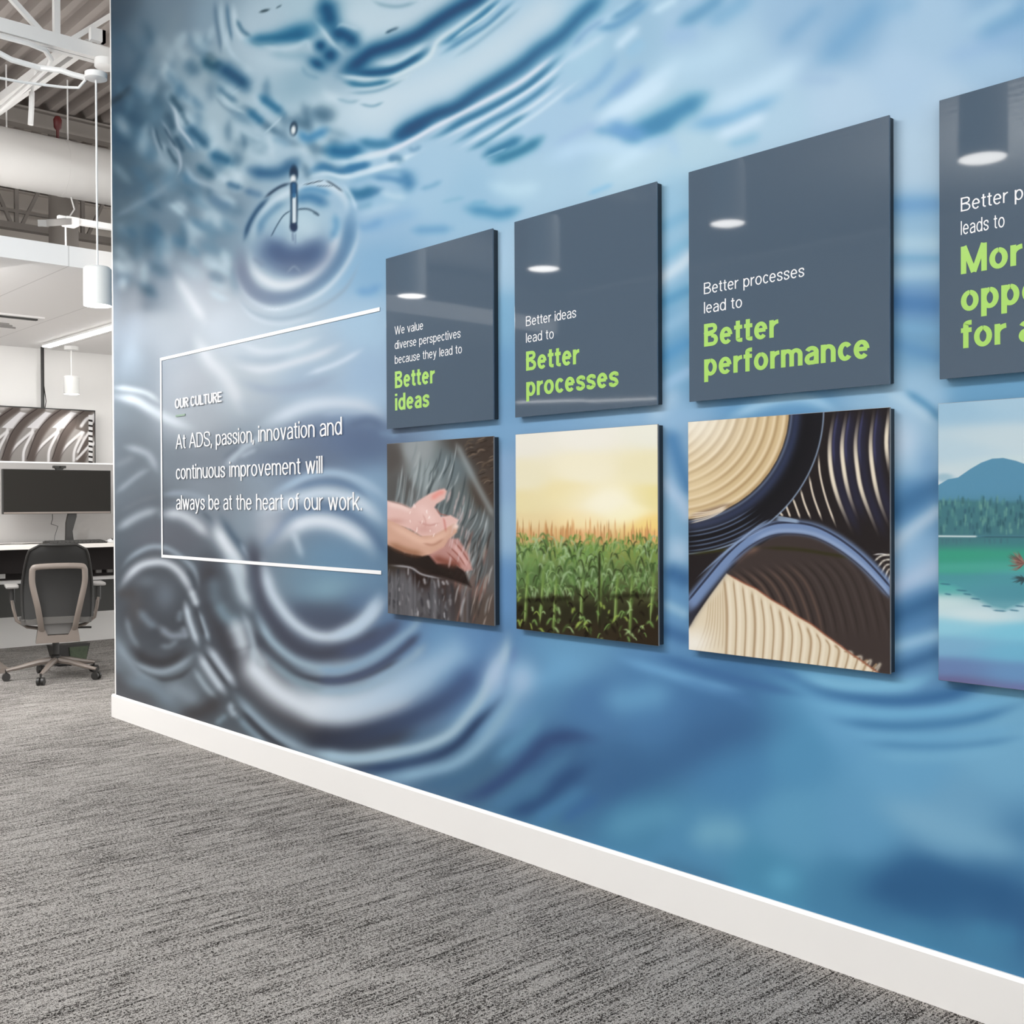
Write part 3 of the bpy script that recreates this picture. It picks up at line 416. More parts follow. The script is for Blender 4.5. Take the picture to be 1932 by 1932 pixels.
def paint_hands(P, rnd):
    S, B = P.stroke, P.blob; P.fr(700, 780, 3.389)
    P.wash([(740,860,(78,74,72)),(760,920,(84,84,84)),(780,850,(150,158,162)),(800,900,(150,162,166)),(850,880,(105,118,124)),(880,840,(72,66,62)),(915,850,(66,56,50)),(920,930,(72,62,55)),(860,950,(110,120,122)),(900,1000,(98,104,106)),(920,1080,(92,90,90)),(880,1100,(110,95,90)),(740,1040,(52,44,38)),(800,1080,(40,28,25)),(850,1120,(60,48,46)),(760,1120,(92,92,97)),(820,1140,(84,82,86)),(910,1160,(85,74,68))], 18)
    for k in range(150):                                            # the sheet of falling water
        x = rnd.uniform(180, 760); y = rnd.uniform(170, 700) if x < 560 else rnd.uniform(170 + (x - 540) * 2.1, 900)
        h = rnd.uniform(120, 330); t = (x - 180) / 580; v = rnd.choice([60, 78, 95, 150, 175, 200, 120])
        if x < 330: v = rnd.choice([120, 140, 160, 175, 100])
        S([(x, y), (x - 12 - 18 * t, y + h * .5), (x - 30 - 70 * t, y + h)], rnd.uniform(6, 15), (v - 8, v + 2, v + 6), .6, .3)
    for k in range(45):                                             # brown rock, upper right
        x = rnd.uniform(590, 790); y = rnd.uniform(170, 180 + (x - 560) * 1.9)
        c = rnd.choice([(44, 36, 32), (96, 82, 70), (126, 110, 96), (58, 48, 42)])
        S([(x, y), (x + 25, y - 18 + rnd.uniform(-10, 10)), (x + 60, y - 22)], rnd.uniform(5, 12), c, .75, .3)
    S([(545, 190), (600, 300), (660, 420), (740, 570), (790, 660)], 36, (176, 190, 196), .5, .1)
    for k in range(60):                                             # spray and runoff, lower right
        x = rnd.uniform(560, 790); y = rnd.uniform(700, 1300)
        c = rnd.choice([(150, 150, 150), (70, 62, 60), (175, 165, 158), (128, 92, 84), (52, 46, 44), (190, 190, 190)])
        S([(x, y), (x - 20, y + 60), (x - 34, y + 140)], rnd.uniform(6, 14), c, .6, .3)
    P.poly([(100, 850), (240, 900), (420, 920), (600, 1000), (640, 1110), (450, 1040), (300, 980), (100, 960)], (32, 23, 20), .9, 6)
    for k in range(90):                                             # broken water on the ledge
        x = rnd.uniform(105, 520); y = rnd.uniform(970 + max(0, x - 300) * .35, 1340)
        v = rnd.choice([45, 60, 120, 150, 190, 100]); S([(x, y), (x + rnd.uniform(-14, 14), y + rnd.uniform(20, 70))], rnd.uniform(5, 16), (v, v, v + 5), .7, .3)
    for k in range(22):
        x = rnd.uniform(110, 640); S([(x, 990 + max(0, x - 250) * .3), (x + rnd.uniform(-6, 6), 1340 + (x - 105) * .1)], rnd.uniform(8, 26), rnd.choice([(58, 58, 62), (120, 120, 126), (84, 82, 86)]), .5, .2)
    S([(110, 970), (250, 985), (330, 1030), (470, 1060)], 12, (170, 170, 175), .8)
    sk = (226, 188, 182)
    P.poly([(95, 555), (180, 575), (255, 605), (300, 560), (370, 515), (440, 488), (470, 480), (486, 497), (474, 545), (420, 580), (408, 600), (450, 660), (510, 650), (560, 680), (545, 720), (470, 760), (380, 790), (330, 790), (250, 740), (95, 690)], sk, 1, 4)
    S([(100, 575), (200, 600), (260, 625)], 30, (240, 214, 208), .8); S([(300, 600), (360, 640), (400, 720)], 60, (238, 205, 200), .7); S([(390, 545), (430, 515), (468, 500)], 30, (232, 150, 140), .8); B(340, 740, 60, 30, (206, 160, 152), .7); B(150, 690, 60, 20, (196, 150, 138), .7)
    P.poly([(95, 672), (200, 720), (320, 785), (400, 780), (480, 735), (530, 705), (556, 720), (550, 760), (500, 810), (470, 860), (400, 900), (330, 912), (220, 890), (95, 835)], (208, 166, 146), 1, 4)
    S([(100, 700), (220, 765), (340, 820), (440, 790), (530, 730)], 40, (226, 186, 168), .85); S([(110, 830), (230, 880), (340, 905)], 40, (140, 95, 70), .7); B(545, 722, 18, 16, (240, 220, 214), .9)
    P.poly([(470, 850), (500, 800), (560, 800), (620, 900), (650, 1000), (600, 1010), (540, 960), (420, 960), (370, 905)], (196, 146, 140), .9, 5)
    S([(400, 920), (480, 950), (570, 965)], 44, (120, 66, 52), .8); S([(520, 830), (570, 900), (620, 980)], 30, (222, 180, 176), .7); S([(460, 665), (470, 690), (480, 760)], 12, (200, 120, 112), .6)
    for q in ([(500, 850), (560, 910), (610, 985)], [(480, 880), (530, 930), (585, 1000)], [(530, 815), (590, 890), (640, 970)]): S(q, 9, (140, 84, 74), .75)
    S([(300, 690), (370, 715), (440, 700)], 12, (196, 146, 138), .6); S([(330, 640), (350, 690), (345, 740)], 10, (206, 158, 150), .6); S([(420, 600), (440, 640), (500, 655)], 8, (170, 110, 100), .7); S([(110, 560), (200, 582), (256, 610)], 10, (150, 120, 112), .5)
    S([(330, 830), (400, 840), (470, 800)], 14, (176, 128, 108), .6)
    for k in range(26):
        x = rnd.uniform(480, 640); y = rnd.uniform(560, 1000); S([(x, y), (x + 10, y - 40), (x + 16, y - 80)], 9, (215, 190, 190), .45, .3)
    for k in range(14):
        x = rnd.uniform(240, 440); y = rnd.uniform(560, 780); S([(x, y), (x + rnd.uniform(-12, 12), y + rnd.uniform(10, 30))], 5, (250, 235, 232), .8, .3)

def paint_corn(P, rnd):
    S, B = P.stroke, P.blob; P.fr(700, 780, 3.389)
    P.wash([(980,830,(240,238,228)),(1100,815,(243,241,232)),(1230,805,(240,240,228)),(980,900,(240,234,205)),(1100,890,(246,240,214)),(1230,890,(240,233,196)),(980,950,(238,226,178)),(1080,930,(240,226,172)),(1230,940,(236,222,150)),(1150,950,(252,248,222)),(1180,965,(253,246,200)),(980,985,(236,218,170)),(1100,985,(246,226,170)),(1230,990,(246,216,130)),(980,1012,(222,180,130)),(1100,1012,(230,180,125)),(1230,1012,(238,186,118)),(980,1040,(120,150,84)),(1100,1040,(112,146,72)),(1230,1040,(116,142,72)),(980,1090,(92,122,72)),(1100,1090,(86,112,66)),(1230,1090,(92,108,64)),(980,1125,(72,84,50)),(1100,1125,(66,70,44)),(1230,1125,(78,82,52)),(980,1150,(38,34,20)),(1100,1150,(42,40,26)),(1230,1150,(44,40,26)),(980,1190,(44,38,24)),(1100,1200,(50,42,28)),(1230,1200,(46,36,24))], 14, .5)
    B(1500, 560, 260, 130, (253, 249, 228), .7)
    for k in range(120):                                            # tassels
        x = rnd.uniform(925, 1845); h = rnd.choice([60, 90, 120, 170]); y = 830 + (x - 925) * -.0 + rnd.uniform(-10, 20)
        c = rnd.choice([(206, 150, 96), (188, 132, 84), (176, 128, 80), (222, 172, 118)])
        S([(x, y), (x + rnd.uniform(-6, 6), y - h)], rnd.uniform(4, 9), c, .8, .3)
    for k in range(150):
        x = rnd.uniform(925, 1845); y = rnd.uniform(800, 900); S([(x, y), (x + rnd.uniform(-14, 14), y - rnd.uniform(20, 50))], rnd.uniform(6, 12), rnd.choice([(96, 140, 60), (130, 165, 84), (80, 120, 56), (150, 178, 100)]), .75, .3)
    for k in range(420):                                            # leaves
        y = rnd.uniform(860, 1210); x = rnd.uniform(915, 1850); d = rnd.choice([-1, 1]); h = rnd.uniform(30, 110); q = (y - 860) / 350
        c = rnd.choice([(140, 172, 108), (112, 148, 84), (84, 116, 62), (160, 188, 142), (60, 84, 44), (124, 150, 100), (52, 62, 36)])
        w = rnd.uniform(.15, .5); S([(x, y), (x + d * h * w * .5, y - h * .7), (x + d * h * w * 1.1, y - h * .95), (x + d * h * w * 1.9, y - h * rnd.uniform(.5, .9))], rnd.uniform(5, 14), c, .75, .3)
    for x0 in (1085, 1340, 1455, 1655, 1170, 1560, 1790, 985):      # nearest stalks
        S([(x0 + 20, 950 + rnd.uniform(0, 120)), (x0 + 8, 1200), (x0 + rnd.uniform(-10, 10), 1300 + rnd.uniform(0, 150))], 17, (118, 150, 76), .8, .2); S([(x0 + 12, 1080), (x0 + 2, 1220), (x0 - 4, 1360)], 6, (166, 192, 120), .7, .2)
    S([(1462, 880), (1460, 1150), (1464, 1400)], 14, (34, 34, 18), .8, .1)
    for k in range(110):                                            # ground and low leaves
        y = rnd.uniform(1180, 1470); x = rnd.uniform(930, 1845); d = rnd.choice([-1, 1]); h = rnd.uniform(30, 100)
        c = rnd.choice([(118, 156, 84), (160, 190, 130), (30, 24, 14), (72, 92, 46), (26, 20, 12), (150, 176, 84)])
        w = rnd.uniform(.2, .8); S([(x, y), (x + d * h * w * .5, y - h * .5), (x + d * h * w, y - h * rnd.uniform(.2, .8))], rnd.uniform(6, 15), c, .85, .3)
    S([(930, 1195), (1130, 1190), (1320, 1180)], 30, (24, 20, 10), .6); S([(1470, 1175), (1650, 1165), (1840, 1160)], 30, (24, 20, 10), .6)

def paint_pipes(P, rnd):
    S, B = P.stroke, P.blob; P.fr(1260, 720, 2.875)
    P.poly([(60, 60), (1300, 60), (1300, 1700), (60, 1700)], (38, 33, 34), 1, 1)
    arc = lambda cx, cy, r, a0, a1, n=14: [(cx + r * math.cos(math.radians(a0 + (a1 - a0) * i / n)), cy + r * math.sin(math.radians(a0 + (a1 - a0) * i / n))) for i in range(n + 1)]
    # right pipe, bright ribs on black
    for q in [[(765,500),(790,620),(840,760)],[(720,580),(742,660),(778,748)],[(678,630),(720,744)],[(640,668),(666,736)],[(604,704),(624,728)],[(818,380),(826,500),(860,640),(918,800)]]: S(q, 9, (226, 214, 196), .95, .2, 4)
    for k, q in enumerate([[(908,140),(880,320),(886,480),(926,640),(1008,834)],[(974,140),(946,330),(956,480),(986,620),(1036,758)],[(1046,130),(1019,320),(1030,480),(1060,620),(1150,852)],[(1122,130),(1101,320),(1112,480),(1146,640),(1208,804)],[(1204,120),(1186,330),(1206,520)]]):
        S([(x + 34, y) for x, y in q], 44, (44, 44, 66), .8, .2); S([(x + 20, y) for x, y in q[:3]], 12, (70, 74, 118), .7, .3)
        S(q, 19, (238, 228, 208), 1, .45, 4)
    S([(1110,940),(1160,935),(1215,945)], 6, (235,235,235), .9); 
    for k in range(5): S([(1120 + k * 18, 975 + k * 34), (1160 + k * 12, 945 + k * 26), (1220, 938 + k * 26)], 9, (228, 224, 214), .95, .2)
    # upper left pipe
    P.poly([(60, 60)] + arc(60, 150, 785, -10, 95), (30, 29, 34), 1, 2)
    S(arc(60, 150, 640, -6, 90), 46, (60, 72, 108), .7, .1); S(arc(60, 150, 612, -6, 90), 12, (120, 138, 172), .6, .1); S(arc(60, 150, 700, -6, 92), 60, (24, 24, 28), .7, .1)
    for r in (668, 690, 722, 745, 770): S(arc(60, 150, r, 50, 92), 7, (110, 128, 160), .7, .3)
    S(arc(60, 150, 786, -8, 92), 7, (140, 160, 186), .9, .1)
    P.poly([(60, 60)] + arc(60, 150, 598, -10, 95), (214, 190, 148), 1, 2)
    for k in range(13):
        q = arc(60 - 17 * k, 150 - 10 * k, 590 - 34 * k + (8 * k if k > 5 else 0), -8, 92)
        S(q, 15, (176, 146, 104), .75, .05); S([(x - 16, y - 8) for x, y in q], 14, (240, 224, 192), .7, .05)
    B(130, 200, 240, 190, (250, 246, 234), .85); B(150, 560, 120, 120, (236, 218, 180), .5); S([(110, 735), (230, 700), (360, 660)], 22, (120, 96, 80), .7)
    for k in range(5): S([(115, 715 + k * 14), (230, 705 + k * 8), (330, 668 + k * 4)], 6, (240, 226, 206), .8, .2)
    # lower pipe: rim, shaded bore, sunlit bore
    S([(95,940),(400,905),(700,900),(1000,960),(1090,975)], 14, (56, 54, 24), .8, .1)
    bore = [(90,1390),(150,1280),(240,1140),(330,1030),(450,920),(560,850),(660,822),(760,826),(870,860),(980,930),(1070,1020),(1150,1110),(1230,1210),(1230,1620),(90,1480)]
    P.poly(bore, (64, 55, 53), 1, 2)
    for k in range(16):
        x = 330 + 58 * k; S([(x, 1010 - 9 * k), (x + 120, 1110 - 6 * k), (x + 190, 1240), (x + 230, 1420)], 14, (104, 84, 74) if k < 6 else (80, 70, 66), .75 - .03 * k, .25)
        S([(x + 26, 1005 - 9 * k), (x + 146, 1110 - 6 * k), (x + 216, 1250), (x + 250, 1420)], 11, (44, 37, 36), .7 - .03 * k, .25)
    S([(360,985),(420,930),(500,900)], 30, (160, 120, 100), .5); S([(470,900),(700,910),(900,940),(1080,970)], 16, (52, 50, 26), .8)
    lit = [(318,1040),(420,1096),(480,1124),(560,1180),(640,1226),(700,1270),(780,1316),(850,1370),(920,1420),(1000,1480),(1060,1520),(1170,1600),(90,1475),(90,1380),(150,1275),(230,1160)]
    P.poly(lit, (226, 213, 188), 1, 3)
    for k in range(17):
        x = 300 + 50 * k; y0 = 1040 + max(0, (x + 15 - 318)) * .66; w = 4 if k % 3 else 8
        q = [(x + 5, max(1060, y0 - 6)), (x + 22 + 3 * k * .2, (y0 + 1560) / 2 - 30), (x + 12 - k, 1600)]
        S(q, w + 4, (168, 140, 108), .8, .08); S([(a + 20, b) for a, b in q], 14, (242, 234, 216), .6, .08)
    for k in range(8): S([(225 + 12 * k, 1180 - 14 * k), (205 + 16 * k, 1330), (150 + 24 * k, 1470)], 6, (188, 164, 132), .55, .15)
    B(140, 1420, 90, 70, (246, 244, 238), .8); S(lit[:12], 9, (150, 84, 60), .7, .05)
    rim = [(90,1215),(200,1080),(320,940),(440,835),(560,775),(680,765),(800,785),(920,845),(1040,935),(1140,1035),(1230,1140)]
    S([(90,1330),(200,1150),(310,1010),(420,900),(540,815)], 40, (50, 52, 66), .9, .05)
    S([(x + 4, y + 24) for x, y in rim], 64, (118, 142, 184), 1, .05, 4); S([(x, y + 44) for x, y in rim[3:]], 20, (150, 172, 208), .8, .1); S(rim, 10, (44, 48, 66), .9, .05, 4); S([(x, y + 62) for x, y in rim[2:]], 8, (52, 54, 70), .8, .1)
    for k in range(5): S([(560 + 6 * k, 742 + 8 * k), (480 - 30 * k, 790 + 24 * k), (380 - 60 * k, 880 + 50 * k)], 6, (138, 160, 196), .7, .2)
    for k in range(4): S([(580, 728 + 7 * k), (640, 738 + 6 * k), (720, 755 + 4 * k)], 6, (160, 184, 214), .8, .2)

def paint_lake(P, rnd):
    S, B = P.stroke, P.blob; P.fr(1260, 720, 2.875)
    P.wash([(1775,770,(160,198,224)),(1930,760,(172,206,228)),(1775,850,(188,214,229)),(1930,830,(200,220,230)),(1775,905,(205,222,230)),(1930,880,(205,224,230)),(2150,780,(182,210,228)),(2150,880,(206,224,230)),(1800,960,(84,140,162)),(1800,1000,(66,112,124)),(2150,1000,(66,112,124)),(1775,1025,(74,124,134)),(1930,1025,(70,128,138)),(1790,1050,(62,158,134)),(1930,1055,(66,156,142)),(1790,1085,(72,164,146)),(1930,1085,(84,166,168)),(2150,1060,(66,156,142)),(1790,1110,(90,176,176)),(1900,1120,(86,146,166)),(2150,1110,(84,150,166)),(1780,1135,(206,228,232)),(1850,1160,(214,231,236)),(1930,1150,(180,215,228)),(2150,1150,(190,218,230)),(1780,1180,(146,206,228)),(1930,1190,(128,200,226)),(2150,1190,(130,200,226)),(1780,1220,(128,178,212)),(1930,1230,(116,184,216)),(1780,1260,(108,134,182)),(1930,1270,(108,152,198)),(2150,1260,(110,150,196)),(1780,1290,(108,106,150)),(1930,1310,(112,122,172)),(2150,1320,(112,122,172))], 16, .2)
    m = [(1400,600),(1470,560),(1520,530),(1575,520),(1640,475),(1700,440),(1760,418),(1820,414),(1890,430),(1960,455),(2060,500),(2200,560),(2400,600),(2900,640),(2900,842),(1400,842)]
    B(1500, 520, 50, 22, (150, 188, 208), .8, 0, 4)
    P.poly(m, (92, 148, 180), 1, 1.5)
    for k in range(8): S([(1400, 580 + 34 * k), (1800, 560 + 34 * k), (2600, 570 + 34 * k)], 70, (92 - 3 * k, 148 - 4 * k, 176 - 7 * k), .5 * (k > 2), .05)
    P.poly([(1400,650),(1600,640),(1800,655),(2000,645),(2900,650),(2900,842),(1400,842)], (70, 120, 130), .9, 8)
    for k in range(300):                                            # forest on the far shore
        x = rnd.uniform(1460, 2500); y = rnd.uniform(660, 838); q = (y - 660) / 180
        c = rnd.choice([(58, 100, 116), (92, 146, 146), (76, 128, 132), (50, 92, 104), (106, 158, 150)]); S([(x, y), (x + rnd.uniform(-3, 3), y - rnd.uniform(20, 55))], rnd.uniform(7, 13), c, .65, .3)
    S([(1400, 838), (1680, 840)], 8, (214, 230, 232), .95, .05); S([(1680, 842), (2800, 846)], 6, (54, 92, 104), .8, .05)
    for k in range(40): x = rnd.uniform(1460, 2500); S([(x, 850), (x, rnd.uniform(870, 890))], 8, (70, 112, 126), .5, .3)
    S([(1400, 925), (1700, 930), (2800, 925)], 60, (62, 162, 134), .6, .05); S([(1400, 1010), (1700, 1000), (2800, 1000)], 40, (84, 172, 158), .6, .05)
    P.poly([(1400,1060),(1470,1085),(1560,1110),(1640,1150),(1700,1190),(1760,1225),(1830,1240),(1900,1215),(1980,1180),(2100,1130),(2400,1080),(2800,1060),(2800,1040),(1400,1040)], (82, 150, 166), .75, 10)
    for x, y, l in [(1470,1095,70),(1500,1150,40),(1560,1130,70),(1640,1175,60),(1700,1215,60),(1760,1240,80),(1850,1238,60),(1880,1215,60),(1600,1150,50)]: S([(x, y), (x + l, y + 6)], 7, (60, 112, 136), .8, .3)
    for k in range(70):                                             # bare bush leaning over the water
        a = rnd.uniform(2.2, 4.4); l = rnd.uniform(30, 110); S([(1935, 985), (1935 + l * math.cos(a) * .6, 985 + l * math.sin(a) * .5), (1935 + l * math.cos(a), 975 + l * math.sin(a) * .7)], 4, rnd.choice([(150, 112, 104), (120, 84, 78), (96, 70, 68), (170, 130, 116)]), .7, .3)
    for k in range(40):
        a = rnd.uniform(1.9, 4.2); l = rnd.uniform(30, 90); S([(1940, 1070), (1940 + l * math.cos(a), 1070 + l * math.sin(a) * .5)], 4, (58, 78, 84), .6, .3)

def paint_screen(P, rnd):
    S, B = P.stroke, P.blob; P.fr(0, 640, 8.4)
    P.poly([(-3000, 900), (1600, 900), (1600, 2600), (-3000, 2600)], (150, 146, 143), 1, 1)
    for k in range(-5, 4):                                          # stacked ribbed drums, black and white
        o = 400 * k
        P.poly([(430 + o, 1400), (650 + o, 1420), (860 + o, 1180), (720 + o, 1150)], (216, 214, 216), 1, .6)
        for q in [[(560 + o, 1420), (230 + o, 1720), (60 + o, 2000)], [(520 + o, 1410), (530 + o, 1640), (500 + o, 1800)], [(520 + o, 1480), (390 + o, 1750), (370 + o, 1950)]]:
            S([(x + 10, y + 14) for x, y in q], 30, (92, 86, 84), .9, .05, 4); S(q, 38, (226, 224, 225), .95, .05, 4)
        S([(660 + o, 1090), (430 + o, 1260), (240 + o, 1500), (150 + o, 1700), (70 + o, 1990)], 118, (92, 83, 79), 1, 0, 5); S([(600 + o, 1095), (370 + o, 1260), (180 + o, 1500), (30 + o, 1900)], 12, (48, 42, 40), .8, 0, 4)
        S([(330 + o, 1110), (470 + o, 1098)], 30, (190, 184, 182), .8, .1)
    P.poly([(1240, 1190), (1460, 1200), (1460, 1500), (1200, 1420)], (100, 92, 88), .9, 2); S([(1450, 1220), (1360, 1280), (1280, 1390)], 44, (222, 220, 221), .95, .1, 4); S([(1440, 1430), (1330, 1600), (1230, 1800)], 34, (222, 220, 221), .95, .05, 4); S([(1450, 1650), (1210, 1910)], 34, (222, 220, 221), .95, .05, 4); B(1260, 1560, 60, 30, (205, 200, 198), .8)
    P.poly([(1405, 1200), (1470, 1200), (1470, 2100), (1405, 2100)], (225, 224, 224), 1, .6)
    for k in range(10): P.poly([(1405, 1270 + 82 * k), (1470, 1280 + 82 * k), (1470, 1312 + 82 * k), (1405, 1300 + 82 * k)], (40, 36, 35), 1, .6)
# ---------------------------------------------------------------- the room
X_END = -6.618                                                   # free end of the mural wall
def struct(mb, name, m, smooth=False): return tag(mb.build(name, m, None, smooth), kind='structure')
struct(MB().box(-14, 3.0, -9.6, 6.0, -.06, 0), 'floor', M['carpet'])
deck = MB(); prof = []; y = -9.6                                 # corrugated roof deck, ribs along X
while y < 6.0:
    prof += [(y, 4.575), (y + .05, 4.575), (y + .072, 4.635), (y + .128, 4.635)]; y += .15
prof += [(6.05, 4.575), (6.05, 4.70), (-9.6, 4.70)]
struct(deck.prism(prof, 'x', -14, 3.0), 'ceiling', M['deck'])
wall = struct(MB().box(X_END, 3.0, .0, .14, 0, 4.57), 'wall_right', M['white_wall'])
struct(MB().box(-10.64, -10.5, -4.0, 6.0, 0, 2.86), 'wall_back', M['white_wall'])
struct(MB().box(-12.34, -12.2, -9.6, 6.0, 0, 4.57), 'wall_far', M['far_wall'])
struct(MB().box(-14, 3.0, -9.74, -9.6, 0, 4.57), 'wall_left', M['white_wall'])
bb = MB().prism([(0, 0), (-.014, 0), (-.014, .129), (-.007, .139), (0, .139)], 'x', X_END - .03, 3.0)
bb.prism([(X_END, 0), (X_END - .03, 0), (X_END - .03, .139), (X_END, .139)], 'y', 0, .17)
struct(bb, 'baseboard_right', M['trim'])
struct(MB().box(X_END - .004, X_END + .014, -.003, .0, .14, 1.95).box(X_END - .004, X_END, -.003, .14, .14, 4.57), 'trim_1', M['trim'])
cloud = mat('jointed_ceiling_panel', (.80, .785, .775), .8)
nt = cloud.node_tree; tcn = nt.nodes.new('ShaderNodeTexCoord'); sp = nt.nodes.new('ShaderNodeSeparateXYZ'); mm = nt.nodes.new('ShaderNodeMath'); mm.operation = 'PINGPONG'; mm.inputs[1].default_value = .305
ad = nt.nodes.new('ShaderNodeMath'); ad.operation = 'ADD'; ad.inputs[1].default_value = .21; lt = nt.nodes.new('ShaderNodeMath'); lt.operation = 'LESS_THAN'; lt.inputs[1].default_value = .004
mx = nt.nodes.new('ShaderNodeMix'); mx.data_type = 'RGBA'; mx.inputs[6].default_value = (.80, .785, .775, 1); mx.inputs[7].default_value = (.60, .585, .575, 1)
nt.links.new(tcn.outputs['Object'], sp.inputs[0]); nt.links.new(sp.outputs['Y'], ad.inputs[0]); nt.links.new(ad.outputs[0], mm.inputs[0]); nt.links.new(mm.outputs[0], lt.inputs[0]); nt.links.new(lt.outputs[0], mx.inputs[0]); nt.links.new(mx.outputs[2], nt.nodes['Principled BSDF'].inputs['Base Color'])
struct(MB().box(-10.5, -6.76, -4.0, 6.0, 2.748, 2.872), 'ceiling_lower', cloud)

# ---------------------------------------------------------------- printed surfaces: a fine mesh whose points carry the ink colour
HW = np.array([370.01349757, -9.55594975, 3252.56387262, -388.13381243, -1139.46398816, 2414.03836777, -0.4054719, -0.00455589, 1.0]).reshape(3, 3)   # wall metres -> image pixels, camera projection baked in
HB = np.array([374.13217458, -9.66231849, 3252.48726961, -392.45418945, -1152.14753665, 2430.46512291, -0.40998527, -0.00460661, 1.0]).reshape(3, 3)  # board metres -> image pixels, same camera projection
HT = np.array([230.52142278, -1.841747, -109.79528724, 66.35989988, -219.61232897, 1238.01293246, 0.07072412, -0.00087807, 1.0]).reshape(3, 3)        # screen metres -> image pixels, same camera projection
def printed(name, us, zs, H, paint, m, place, parent=None, ink=1.):
    U, Z = np.meshgrid(us, zs); n, k = len(us), len(zs); uv = np.stack([U.ravel(), Z.ravel(), np.ones(U.size)])
    q = H @ uv; P = Print(np.clip(q[0] / q[2], -300, 2500), q[1] / q[2]); paint(P); rgb = P.linear() * ink
    co = place(U.ravel(), Z.ravel()).astype(np.float32)
    i = (np.arange(k - 1)[:, None] * n + np.arange(n - 1)[None, :]).ravel()
    f = np.stack([i, i + 1, i + n + 1, i + n], 1).astype(np.int32)
    me = bpy.data.meshes.new(name); me.vertices.add(len(co)); me.vertices.foreach_set('co', co.ravel())
    me.loops.add(f.size); me.loops.foreach_set('vertex_index', f.ravel()); me.polygons.add(len(f))
    me.polygons.foreach_set('loop_start', np.arange(0, f.size, 4, dtype=np.int32)); me.update(calc_edges=True)
    a = me.color_attributes.new('print', 'FLOAT_COLOR', 'POINT'); a.data.foreach_set('color', np.c_[rgb, np.ones(len(rgb))].astype(np.float32).ravel())
    me.materials.append(m); o = bpy.data.objects.new(name, me); COL.objects.link(o)
    if parent is not None: o.parent = parent
    return o
def even(h, a, b, step):
    """positions along the wall, evenly spaced in image pixels"""
    q = lambda u: (h[0, 0] * u + h[0, 1] * 1.3 + h[0, 2]) / (h[2, 0] * u + h[2, 1] * 1.3 + 1)
    xs = np.arange(q(a), q(b) + step, step); xs[-1] = q(b)
    A = h[0, 1] * 1.3 + h[0, 2]; B = h[2, 1] * 1.3 + 1
    return (A - xs * B) / (xs * h[2, 0] - h[0, 0])
us = np.concatenate([even(HW, X_END + .012, -1.0, 2.3), np.arange(-.97, 3.0, .03)])
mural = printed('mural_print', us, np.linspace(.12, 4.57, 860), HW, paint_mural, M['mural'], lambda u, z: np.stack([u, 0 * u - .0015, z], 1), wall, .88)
mural['label'] = 'blue water ripple mural printed across the wall'

# ---------------------------------------------------------------- lettering: one stroke alphabet, drawn in cap heights
def arc(cx, cy, rx, ry, a0, a1, n=16): return [(cx + rx * math.cos(math.radians(a0 + (a1 - a0) * i / n)), cy + ry * math.sin(math.radians(a0 + (a1 - a0) * i / n))) for i in range(n + 1)]
def spl(p, n=7):
    q = [(2 * p[0][0] - p[1][0], 2 * p[0][1] - p[1][1])] + p + [(2 * p[-1][0] - p[-2][0], 2 * p[-1][1] - p[-2][1])]; o = []
    for i in range(1, len(q) - 2):
        for j in range(n):
            t = j / n; o.append(tuple(.5 * (2 * q[i][d] + (q[i + 1][d] - q[i - 1][d]) * t + (2 * q[i - 1][d] - 5 * q[i][d] + 4 * q[i + 1][d] - q[i + 2][d]) * t * t + (3 * q[i][d] - q[i - 1][d] - 3 * q[i + 1][d] + q[i + 2][d]) * t ** 3) for d in (0, 1)))
    return o + [p[-1]]
